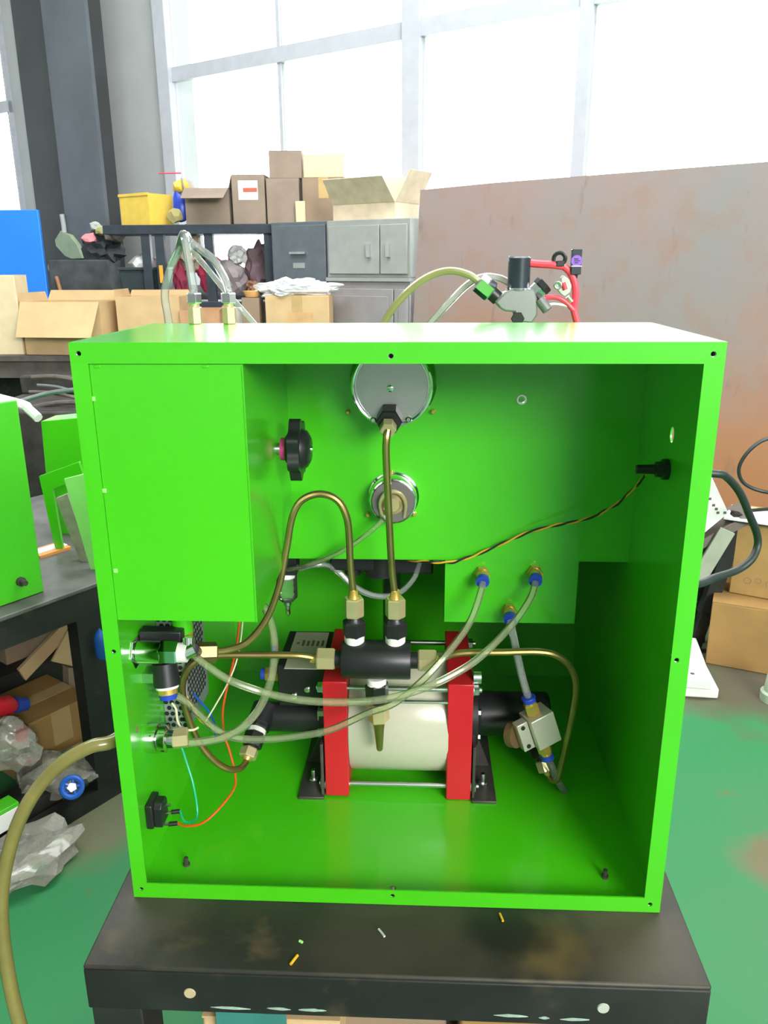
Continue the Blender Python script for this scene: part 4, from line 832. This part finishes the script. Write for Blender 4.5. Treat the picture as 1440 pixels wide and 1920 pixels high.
q = rx(292, RY0-.02); rack_item('orange_strap', 'orange strap hanging on the black bin', 'strap', MB().box((q-.012, RY0-.012, rz_(530)), (q+.012, RY0-.006, rz_(497))), mat('orange_strap', (.75, .36, .03), .6), bevel=.002)
junk = [(352, 470, .12, .18, mat('tan_bag', (.46, .36, .25), .8), 'tan cloth bag hanging in the rack behind the tubes'), (385, 515, .12, .14, mat('red_cloth', (.40, .03, .08), .8), 'dark red cloth bundle in the middle of the rack'), (372, 490, .05, .05, mat('teal_cloth', (.04, .25, .25), .8), 'small teal cloth behind the clear tubes'), (425, 520, .15, .12, mat('grey_rag', (.30, .25, .26), .8), 'grey rag heap on the lower rack shelf'), (440, 480, .10, .07, mat('white_sheet', (.74, .74, .74), .7), 'white folded sheet on top of the rag heap'), (478, 500, .13, .16, mat('mauve_cloth', (.20, .13, .15), .8), 'dark mauve bundle next to the filing cabinet'), (330, 525, .07, .14, mat('maroon_cloth', (.25, .02, .05), .8), 'maroon cloth strip beside the black bin'), (470, 540, .09, .06, mat('rust_cloth', (.30, .14, .08), .8), 'rust coloured rag low in the rack')]
for k, (px, py, w_, h_, mm, lab) in enumerate(junk):
    q = V((rx(px, RY0+.17), RY0+.17+.02*(k % 3), max(LZ+h_*.85, rz_(py, RY0+.17)))); rack_item('cloth_bundle', lab, 'cloth', MB().blob(q, w_*.66, .075, h_*.9, .4, 20+k, 3), mm, ang=25)
# dustpan and brush items by the column
du = thing('dustpan', 'pale green dustpan hanging on the dark column', 'dustpan', wl(*[wls(127, 486, .34)[i] if i != 1 else .33 for i in (0, 1)], wls(127, 486, .34)[1]))
pts = [(117, 432), (124, 437), (134, 440), (148, 458), (158, 485), (140, 486), (124, 480), (108, 462), (106, 450)]
MB().plate([wls(*q_, .34) for q_ in pts], [], lambda a, c_, h: wl(a, .322+h, c_), .035).build('pan', mat('dustpan_green', (.30, .37, .24), .6), du, bevel=.006)
MB().tube([wl(wls(*q_, .34)[0], .34, wls(*q_, .34)[1]) for q_ in ((121, 436), (119, 420), (116, 402))], .017, 10).build('handle', mat('dustpan_handle', (.42, .45, .43), .6), du)
for k, (px, py, r, mm, lab) in enumerate(((168, 447, .035, mat('pink_flower', (.70, .25, .28), .6), 'pink cloth scrap on the dark tool heap'), (190, 433, .035, mat('olive_rag', (.42, .40, .18), .7), 'olive rag on the dark tool heap'), (180, 425, .03, mat('pale_rag', (.42, .44, .40), .7), 'pale rag on the dark tool heap'), (215, 440, .05, mat('brown_rag', (.17, .14, .12), .7), 'brown rag on the dark tool heap'))):
    q = at(px, py, 4.75); tag(MB().blob(q, r*1.3, r, r, .5, 40+k, 2).build('rag', mm, ang=20), lab, 'rag')
q0, q1 = at(100, 600, 4.7), at(232, 445, 4.7)
hp_ = thing('tool_heap', 'dark heap of tools and bags left of the rack', 'tool heap', ((q0.x+q1.x)/2, 4.8, FLOOR))
MB().box((q0.x, 4.72, FLOOR), (at(200, 480, 4.7).x, 4.95, at(140, 487, 4.72).z)).build('chest', mat('heap_dark', (.055, .065, .068), .7, var=.25), hp_, bevel=.01)
zz = at(140, 487, 4.72).z; q = at(190, 468, 4.8); MB().blob((q.x, 4.82, zz+.07), .13, .08, .12, .5, 50, 3).build('bag', mat('heap_dark2', (.04, .045, .055), .7, var=.25), hp_)
tag(MB().tube([V((at(130, 620, 4.6).x, 4.58, FLOOR)), at(124, 590, 4.63), at(118, 560, 4.65), at(112, 540, 4.66), at(108, 526, 4.68), at(106, 520, 4.70)], .012, 8).build('rust_stick', mat('rust_stick', (.35, .16, .07), .7)), 'rusty stick leaning beside the open carton', 'stick')
ls_ = wls(92, 502, .05); tag(MB().lathe(wl(ls_[0], .031, ls_[1]), -WN, [(0, .035), (.008, .035)], 16).build('tin_lid', mat('tin', (.30, .34, .31), .5)), 'pale round tin lid beside the blue cabinet', 'lid')

# ================================================================== RUSTY PLATE
pA, pB = V((-.0468, 3.70, 0)), V((1.325, 2.60, 0)); dirp = (pB-pA).normalized(); nrm = V((-dirp.y, dirp.x, 0))
if nrm.y < 0: nrm = -nrm
L_ = (pB-pA).length+.9; TOPZ = 1.066
ol = [(-.035, FLOOR+.002), (L_, FLOOR+.002), (L_, TOPZ), (.45, TOPZ+.006), (0, TOPZ)]
rp = MB().plate(ol, [], lambda u, z, h: pA+dirp*u+nrm*(h+.10*(z-FLOOR)/1.8)+Z_*z, .008).build('steel_plate', RUST, flat=True)
tag(rp, 'tall rusty brown steel plate leaning in front of the window', 'plate')

# ================================================================== LEFT BENCH WITH A SECOND GREEN MACHINE
e_ = V((.55, .835, 0)).normalized(); n_ = V((-e_.y, e_.x, 0)); C_ = atz(215, 1081, -.1); C_ = V((C_.x, C_.y, 0))
def lb(e, n, z): return C_+e_*e+n_*n+Z_*z
def lbox(e0, e1, n0, n1, z0, z1, mb=None):
    vs = [lb(e, n, z) for z in (z0, z1) for e, n in ((e0, n0), (e1, n0), (e1, n1), (e0, n1))]
    return (mb or MB()).add(vs, [(0,1,2,3),(7,6,5,4),(0,4,5,1),(1,5,6,2),(2,6,7,3),(3,7,4,0)])
ZB = -.1
bt = thing('side_bench', 'black steel bench on the left carrying another green machine', 'bench', lb(-.4, .4, FLOOR))
lbox(-1.5, 1.0, 0, .9, ZB-.012, ZB).build('bench_top', mat('worn_grey_top', (.11, .105, .095), .5, var=.3, scale=12), bt, bevel=.003)
lbox(-1.5, 1.0, .004, .012, ZB-.085, ZB-.012).build('apron', BLKSTEEL, bt)
lbox(-.125, .015, .004, .05, FLOOR, ZB-.085).build('leg', BLKSTEEL, bt); lbox(-1.5, -1.4, .004, .05, FLOOR, ZB-.085).build('leg', BLKSTEEL, bt)
lbox(.86, .995, .80, .85, FLOOR, ZB-.012).build('leg', BLKSTEEL, bt); lbox(.86, .995, .013, .05, FLOOR, ZB-.012).build('leg', BLKSTEEL, bt); lbox(-1.5, -1.4, .80, .85, FLOOR, ZB-.012).build('leg', BLKSTEEL, bt)
lbox(-1.4, -.125, .004, .045, FLOOR, FLOOR+.05).build('bottom_rail', BLKSTEEL, bt)
lbox(-1.4, .995, .86, .87, FLOOR, ZB-.012).build('dark_backing', BLKSTEEL, bt)  # dark sheet added to hide the floor behind and keep the underside dark
lbox(-1.4, .85, .40, .79, -.475, -.465).build('middle_shelf', BLKSTEEL, bt)
K = atz(83, 1110, ZB); ke, kn_ = (K-C_).dot(e_), (K-C_).dot(n_); ht = at(33, 750, K.y).z
ht = (CAM+ray(33, 750)*((K-CAM).to_2d().length/ray(33, 750).to_2d().length)).z
gm = thing('green_machine', 'second bright green machine cabinet on the left bench', 'machine', lb(ke-.25, kn_+.2, ZB))
lbox(ke-.55, ke, kn_, kn_+.36, ZB+.001, ht).build('casing', GREEN, gm, bevel=.003)
p = K; d = ray(38, 1090); nn_ = -n_; t_ = (lb(ke, kn_, 0)-CAM).dot(n_)/d.dot(n_); p = CAM+d*t_
MB().lathe(p, -n_, [(0, .012), (.008, .012), (.009, .007), (.024, .007)], 12).build('bolt', DARKSTEEL, gm)
MB().tube([lb(ke-.02, kn_+.30, ht+.012), at(36, 757, 1.42), at(54, 768, 1.40), at(72, 784, 1.38)], .013, 8).build('white_tube', WHITE, gm)
def sheet(name, lab, pts, Y, th, m, cat='sheet'):
    P = [at(px, py, Y) for px, py in pts]; zmin = min(p.z for p in P)
    return tag(MB().plate([(p.x, p.z) for p in P], [], lambda a, c_, h: V((a, Y+h, c_)), th).build(name, m, bevel=.001), lab, cat)
sheet('green_box', 'green box standing behind the bent green cover', [(77, 790), (150, 783), (175, 1010), (98, 1020)], 1.58, .10, GREEN, 'box')
sheet('green_cover', 'bent green sheet metal cover leaning on the left bench', [(73, 893), (148, 866), (156, 892), (98, 918), (120, 1042), (107, 1046)], 1.42, .012, GREEN, 'cover')
sheet('pale_sheet', 'pale green sheet leaning against the big cabinet side', [(120, 898), (160, 888), (195, 1085), (172, 1075)], 1.28, .008, PALEGREEN)
sheet('grey_board', 'rough grey board leaning behind the pale green sheet', [(104, 935), (126, 926), (172, 1060), (150, 1052)], 1.34, .02, GREENDUST, 'board')
q = atz(92, 1034, ZB); bk = thing('booklet', 'orange and white booklet lying on the left bench', 'booklet', q)
MB().obox(q+Z_*.004, e_, n_, Z_, .10, .07, .008).build('cover', mat('orange_cover', (.80, .30, .08), .5), bk); MB().obox(q+Z_*.0095, e_, n_, Z_, .10, .035, .003).build('white_page', WHITE, bk)
# ------------------------------------------------ clutter under the left bench
def ground(px, py): return atz(px, py, FLOOR)
q = lb(-.30, .62, 0)
def ub(e, n): p = lb(e, n, 0); return (p.x, p.y)
SH = -.465
def ntop(px, py, n):
    d = ray(px, py); t_ = (lb(0, n, 0)-CAM).dot(n_)/d.dot(n_); return CAM+d*t_
p0, p1 = ntop(60, 1355, .18), ntop(168, 1355, .18); pb = ntop(100, 1440, .18)
ang = math.degrees(math.atan2(e_.y, e_.x))
cw = (p1-p0).length; pm = (p0+p1)/2+n_*.11
carton('carton', 'closed brown carton under the left bench', (pm.x, pm.y), FLOOR+.0, cw, .22, p0.z-FLOOR, ang, CARD)
p0, p1 = ntop(30, 1285, .45), ntop(165, 1285, .45); pm = (p0+p1)/2+n_*.13
carton('carton', 'torn open carton on the shelf under the left bench', (pm.x, pm.y), SH, (p1-p0).length, .24, .10, ang, CARD3, top='open', flaps=(('r', 15, .14), ('b', 5, .14)))
o = MB(); a, c_ = ntop(40, 1265, .36), ntop(133, 1168, .40); dv = (c_-a); u_ = dv.normalized(); w_ = u_.cross(n_).normalized()
tag(MB().obox((a+c_)/2, u_, n_, w_, dv.length, .012, .045).build('cardboard_strip', CARD2), 'long cardboard strip slanting across the torn carton', 'cardboard strip')
P = [ntop(*x, .52) for x in ((30, 1175), (92, 1160), (100, 1232), (36, 1238))]
o = MB().add(P+[p_+n_*.008 for p_ in P], [(0,1,2,3),(7,6,5,4),(0,4,5,1),(1,5,6,2),(2,6,7,3),(3,7,4,0)]).build('card_panel', mat('pale_card', (.55, .52, .42), .8)); tag(o, 'pale cardboard panel with a hand hole under the left bench', 'panel')
hc = ntop(84, 1190, .515); hs = [hc+e_*(.026*math.cos(a_))+Z_*(.008*math.sin(a_)) for a_ in [2*PI*k/16 for k in range(16)]]
MB().add(hs+[x-n_*.002 for x in hs], [tuple(range(16)), tuple(range(31, 15, -1))]+[(k, (k+1) % 16, 16+(k+1) % 16, 16+k) for k in range(16)]).build('hand_hole', DARKHOLE, o, flat=True)
P = [ntop(*x, .30) for x in ((97, 1240), (135, 1168), (150, 1170), (150, 1252))]
tag(MB().add(P+[p_+n_*.006 for p_ in P], [(0,1,2,3),(7,6,5,4),(0,4,5,1),(1,5,6,2),(2,6,7,3),(3,7,4,0)]).build('cardboard_flap', CARD2), 'light cardboard flap beside the black bench leg', 'cardboard flap')
P = [ntop(*x, .30) for x in ((128, 1252), (150, 1254), (152, 1310), (130, 1310))]
tag(MB().add(P+[p_+n_*.03 for p_ in P], [(0,1,2,3),(7,6,5,4),(0,4,5,1),(1,5,6,2),(2,6,7,3),(3,7,4,0)]).build('cardboard_piece', CARD3), 'dark cardboard piece between shelf and closed carton', 'cardboard piece')
# red bottle with blue cap
rb = thing('red_bottle', 'red bottle with blue cap lying under the left bench', 'bottle', ntop(10, 1322, .20))
a, c_ = ntop(-60, 1330, .2), ntop(28, 1322, .2); MB().lathe(a, c_-a, [(0, .02), (.008, .028), ((c_-a).length*.85, .028), ((c_-a).length, .016)], 20).build('body', mat('red_gloss', (.60, .015, .03), .3), rb)
MB().cyl(c_, c_+(c_-a).normalized()*.035, .022, .018).build('cap', mat('blue_cap', (.02, .06, .35), .4), rb)
rc = ntop(42, 1378, .16); tag(MB().blob(rc, .02, .02, .03, .2, 60, 2).build('red_knob', mat('red_gloss', (.60, .015, .03), .3)), 'small dark red ball left of the closed carton', 'handknob')  # small round red knob under the left bench
bagspots = [((12, 1400), .14, .075, .06, .07, 'grey plastic bag under the red bottle'), ((105, 1455), .10, .10, .07, .06, 'crumpled clear bag behind the blue hand wheel'), ((70, 1480), .15, .06, .05, .08, 'small crumpled bag left of the blue hand wheel')]
for k, ((px, py), n, a_, b_, h_, lab) in enumerate(bagspots):
    tag(MB().blob(ntop(px, py, n), a_, b_, h_, .5, 70+k, 3, 1.7).build('plastic_bag', PLASTIC, ang=30), lab, 'plastic bag')
hw = thing('hand_wheel', 'blue hand wheel in a clear bag under the left bench', 'hand wheel', ntop(135, 1476, -.01)-Z_*.04)
wc = ntop(135, 1476, -.01); wd_ = (CAM-wc).normalized(); WBL = mat('blue_wheel', (.01, .12, .60), .3, coat=.3)
MB().torus(wc, wd_, .025, .0075, 28).build('rim', WBL, hw); MB().lathe(wc-wd_*.006, wd_, [(0, .011), (.014, .010)], 16).build('hub', STEEL, hw)
fx, fy, fz = frame_z(wd_)
for k in range(5):
    a_ = 2*PI*k/5; MB().cyl(wc+(fx*math.cos(a_)+fy*math.sin(a_))*.009, wc+(fx*math.cos(a_)+fy*math.sin(a_))*.024, .0042, n=8).build('spoke', WBL, hw)
MB().cyl(wc-wd_*.006, wc-wd_*.06, .012).build('stem', STEEL, hw)
P = [ntop(*x, .06) for x in ((116, 1545), (175, 1478), (192, 1498), (120, 1553))]
tag(MB().add(P+[p_+n_*.008 for p_ in P], [(0,1,2,3),(7,6,5,4),(0,4,5,1),(1,5,6,2),(2,6,7,3),(3,7,4,0)]).build('cardboard_scrap', CARD2), 'cardboard scrap under the blue hand wheel', 'cardboard scrap')
P = [ntop(*x, .10) for x in ((140, 1400), (168, 1385), (176, 1480), (138, 1440))]
tag(MB().add(P+[p_+n_*.008 for p_ in P], [(0,1,2,3),(7,6,5,4),(0,4,5,1),(1,5,6,2),(2,6,7,3),(3,7,4,0)]).build('cardboard_scrap', CARD2), 'upright cardboard scrap behind the yellowed hose', 'cardboard scrap')
gbx = thing('small_carton', 'small white and green carton at the left edge under the bench', 'box', ntop(2, 1562, .1))
a = ntop(-14, 1560, .06); c_ = ntop(12, 1512, .06)
MB().obox((a+c_)/2, e_, n_, Z_, .09, .05, (c_.z-a.z)).build('body', WHITE, gbx, bevel=.001); MB().obox((a+c_)/2+Z_*((c_.z-a.z)/2+.006), e_, n_, Z_, .088, .048, .012).build('green_lid', GREEN, gbx, bevel=.001)
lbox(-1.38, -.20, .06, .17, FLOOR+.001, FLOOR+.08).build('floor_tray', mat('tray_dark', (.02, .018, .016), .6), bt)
lbox(-1.38, .85, .44, .79, FLOOR+.001, -.48).build('rear_dark_block', mat('tray_dark', (.02, .018, .016), .6), bt)  # added dark block, stands for the darkness below the shelf
g0 = ground(70, 1640); tag(MB().blob(V((g0.x-.03, g0.y, FLOOR+.045)), .085, .15, .05, .5, 80, 3, 1.7, Matrix.Rotation(R(-35), 3, 'Z')).build('plastic_bag', PLASTIC, ang=30), 'large crumpled clear plastic bag on the green floor', 'plastic bag')
# blue handle at the bench leg
q = ntop(190, 1212, -.02); tag(MB().blob(q, .02, .015, .05, .15, 90, 2).build('blue_grip', mat('blue_handle', (.01, .10, .42), .4)), 'blue plastic pouch hanging on the black bench leg', 'grip')
# scrap rods behind the left bench
for k, (a, c_, r) in enumerate((((40, 752), (150, 730), .010), ((55, 735), (150, 748), .008), ((60, 765), (160, 755), .012), ((70, 722), (150, 738), .007), ((45, 780), (160, 772), .014), ((60, 708), (150, 714), .012))):
    A_, B_ = at(*a, 2.6+.05*k), at(*c_, 2.6+.05*k)
    tag(MB().tube([A_, (A_+B_)/2+Z_*.01, B_], r, 8).build('metal_rod', SCRAP if k % 3 else STEEL), ['thin bright rod uppermost in the scrap pile', 'brown rod crossing the scrap pile', 'brown bar low in the scrap pile', 'bright thin rod pointing at the cabinet', 'thick brown bar at the foot of the scrap pile', 'brown bar at the top of the scrap crate'][k], 'rod')
q0, q1 = at(-60, 700, 2.62), at(190, 700, 2.62)
cr = thing('scrap_crate', 'dark crate full of metal rods behind the left bench', 'crate', ((q0.x+q1.x)/2, 2.8, FLOOR))
MB().box((q0.x, 2.58, FLOOR), (q1.x, 3.1, at(60, 770, 2.6).z)).build('crate_body', mat('crate_dark', (.05, .043, .036), .7, var=.3, scale=18), cr, bevel=.01)
MB().box((q0.x, 3.05, at(60, 770, 2.6).z), (q1.x, 3.1, at(60, 705, 3.05).z)).build('back_board', mat('crate_dark', (.05, .043, .036), .7, var=.3, scale=18), cr, bevel=.01)

# ================================================================== RIGHT SIDE CLUTTER
rb1 = at(1340, 1130, 1.98); zb1 = at(1385, 1140, 1.98).z
carton('carton', 'large brown carton on the floor right of the cabinet', (at(1335, 1200, 2.05).x+.215, 2.06), FLOOR, .42, .22, zb1-FLOOR, -22, CARD, tape=False)
x = at(1352, 1080, 2.0).x
c2, M2 = carton('carton', 'brown carton with faint writing stacked on the large one', (x+.32, 2.12), zb1+.001, .42, .22, at(1400, 985, 2.0).z-zb1-.02, -28, mat('cardboard_tan', (.42, .25, .085), .8), tape=False)
bd = [o for o in c2.children if o.name.startswith('body')][0]
for k in range(4): MB().torus(M2 @ V((-.15+k*.035, -.1103, .06+.006*(k % 2))), M2.to_3x3() @ Y_, .012-.002*(k % 3), .0012, 16, 6).build('written_stroke', CARD3, bd, flat=True)
q = at(1425, 950, 2.1); bw = thing('white_board', 'white board with dark edge lying on the stacked carton', 'board', q)
zt_ = at(1400, 985, 2.0).z-.018
MB().obox(V((q.x+.06, 2.13, zt_+.006)), M2.to_3x3() @ X_, M2.to_3x3() @ Y_, Z_, .30, .19, .008).build('board', WHITE, bw); MB().obox(V((q.x+.06, 2.13, zt_+.001)), M2.to_3x3() @ X_, M2.to_3x3() @ Y_, Z_, .302, .192, .004).build('edge', BLACKP, bw)
# black stand with white carton on it
st = thing('black_stand', 'black steel stand with slanting leg right of the cabinet', 'stand', (at(1350, 1200, 1.55).x, 1.6, FLOOR))
def bar(a, c_, wx, wy, nm, m=BLKSTEEL, par=st):
    a, c_ = V(a), V(c_); u_ = (c_-a).normalized(); s_ = u_.cross(Y_).normalized(); return MB().obox((a+c_)/2, s_, s_.cross(u_), u_, wx, wy, (c_-a).length).build(nm, m, par, bevel=.002)
yq = 2.14
bar(at(1388, 962, yq), at(1322, 1150, yq), .055, .04, 'slanting_leg'); g1 = at(1324, 1145, yq); bar(g1, V((g1.x-.035, yq, FLOOR)), .045, .04, 'foot_post')
bar(at(1400, 958, yq+.03), at(1300, 1012, yq+.03), .035, .14, 'top_board', mat('grey_wood', (.17, .14, .12), .7)); 
bar(at(1364, 994, yq-.05), at(1306, 1090, yq-.05), .06, .012, 'pale_bar', mat('pale_green_grey', (.36, .39, .30), .6))
bar(at(1372, 975, yq+.08), at(1290, 1120, yq+.08), .16, .02, 'rear_panel'); g2 = at(1300, 1130, yq+.08); bar(g2, V((g2.x, yq+.08, FLOOR)), .12, .02, 'rear_post')
a_ = at(1322, 950, 1.74); wcx = thing('white_carton', 'white carton with small dark print behind the cabinet edge', 'box', a_)
P = [at(*x_, 2.06) for x_ in ((1290, 870), (1335, 895), (1366, 962), (1320, 1000), (1270, 1000))]
b_ = MB().plate([(p_.x, p_.z) for p_ in P], [], lambda a, c_, h: V((a, 2.06+h, c_)), .12).build('body', WHITE, wcx, bevel=.002)
for px, py in ((1331, 935), (1338, 947), (1343, 954), (1346, 961), (1359, 961)):
    p_ = at(px, py, 2.06); MB().box((p_.x-.005, 2.0588, p_.z-.005), (p_.x+.005, 2.0598, p_.z+.004)).build('print_mark', PRINT, b_, flat=True)
# foam sheets on the floor
for k, (dx, lab) in enumerate(((0, 'lower white foam sheet on the floor right of the cabinet'), (-.018, 'upper white foam sheet with small holes on the floor'))):
    z0 = FLOOR+.001+k*.039; o = thing('foam_sheet', lab, 'foam sheet', (1.0+dx, 1.95, z0), 'white foam sheets')
    x1_ = at(1352, 1305, 1.79).x+dx; M_ = Matrix.Translation((x1_-.2, 1.79+.17, z0)) @ Matrix.Rotation(R(-5-4*k), 4, 'Z')
    MB().box((-.2, -.17, 0), (.2, .17, .038), M_).build('slab', WHITE, o, bevel=.006)
    if k:
        for u, v_ in ((.05, -.05), (.14, -.13), (.0, .04)): MB().lathe(M_ @ V((u, v_, .038)), Z_, [(0, .008), (.0006, .008)], 10).build('pin_hole', PRINT, o)
q = ground(1442, 1312); tag(MB().lathe(V((q.x+.02, q.y, FLOOR)), Z_, [(0, .05), (.03, .05), (.035, .04), (.09, .036), (.11, .02)], 18).build('plastic_bottle', mat('pale_green_plastic', (.45, .55, .40), .4)), 'pale green plastic bottle at the right edge on the floor', 'bottle')
tube('thin_cable', 'thin black cable looping in front of the rusty plate', [at(1470, 815, 1.9), at(1430, 826, 1.9), at(1402, 848, 1.9), at(1386, 876, 1.9), at(1390, 900, 1.9), at(1410, 915, 1.9), at(1445, 924, 1.9), at(1490, 926, 1.95)], .0062, RUBBER, 'cable')
tube('thin_cable', 'thin black cable running level over the white board', [at(1398, 958, 1.85), at(1420, 956, 1.9), at(1450, 954, 1.95), at(1490, 952, 2.0)], .006, RUBBER, 'cable')
# things on the lower shelf of the work table
carton('carton', 'tan carton on the shelf under the work table', (-.14, .06), -.59, .16, .2, .46, 0, CARD2, tape=False)
carton('carton', 'orange brown carton on the shelf under the work table', (.16, .12), -.59, .16, .25, .44, 0, CARD, tape=False)
carton('carton', 'brown carton between the other two under the table', (.0, .12), -.59, .13, .2, .45, 0, CARD3, tape=False)
tag(MB().box((-.20, -.05, -.59), (-.12, -.046, -.068)).build('teal_panel', mat('teal_sheet', (.05, .22, .20), .5)), 'narrow teal sheet standing under the work table', 'sheet')






# ================================================================== GROUPS for repeated things
from collections import defaultdict
GROUPS = {'clear_tube': 'clear plastic tubes', 'bronze_tube': 'bronze tubes', 'wire': 'electrical wires', 'wire_offcut': 'wire offcuts on the table', 'plastic_bag': 'crumpled plastic bags', 'carton': 'cardboard cartons', 'red_sleeve': 'red sleeves', 'metal_rod': 'scrap metal rods', 'cloth_bundle': 'bundles in the rack', 'rag': 'rags on the tool heap', 'outlet_fitting': 'pump outlet fittings', 'thin_cable': 'thin black cables', 'crumpled_paper': 'crumpled papers on the bin', 'cardboard_scrap': 'cardboard scraps'}
for o in bpy.data.objects:
    if o.parent is None and o.get('category') and not o.get('group'):
        k = o.name.split('.')[0]
        if k in GROUPS: o['group'] = GROUPS[k]
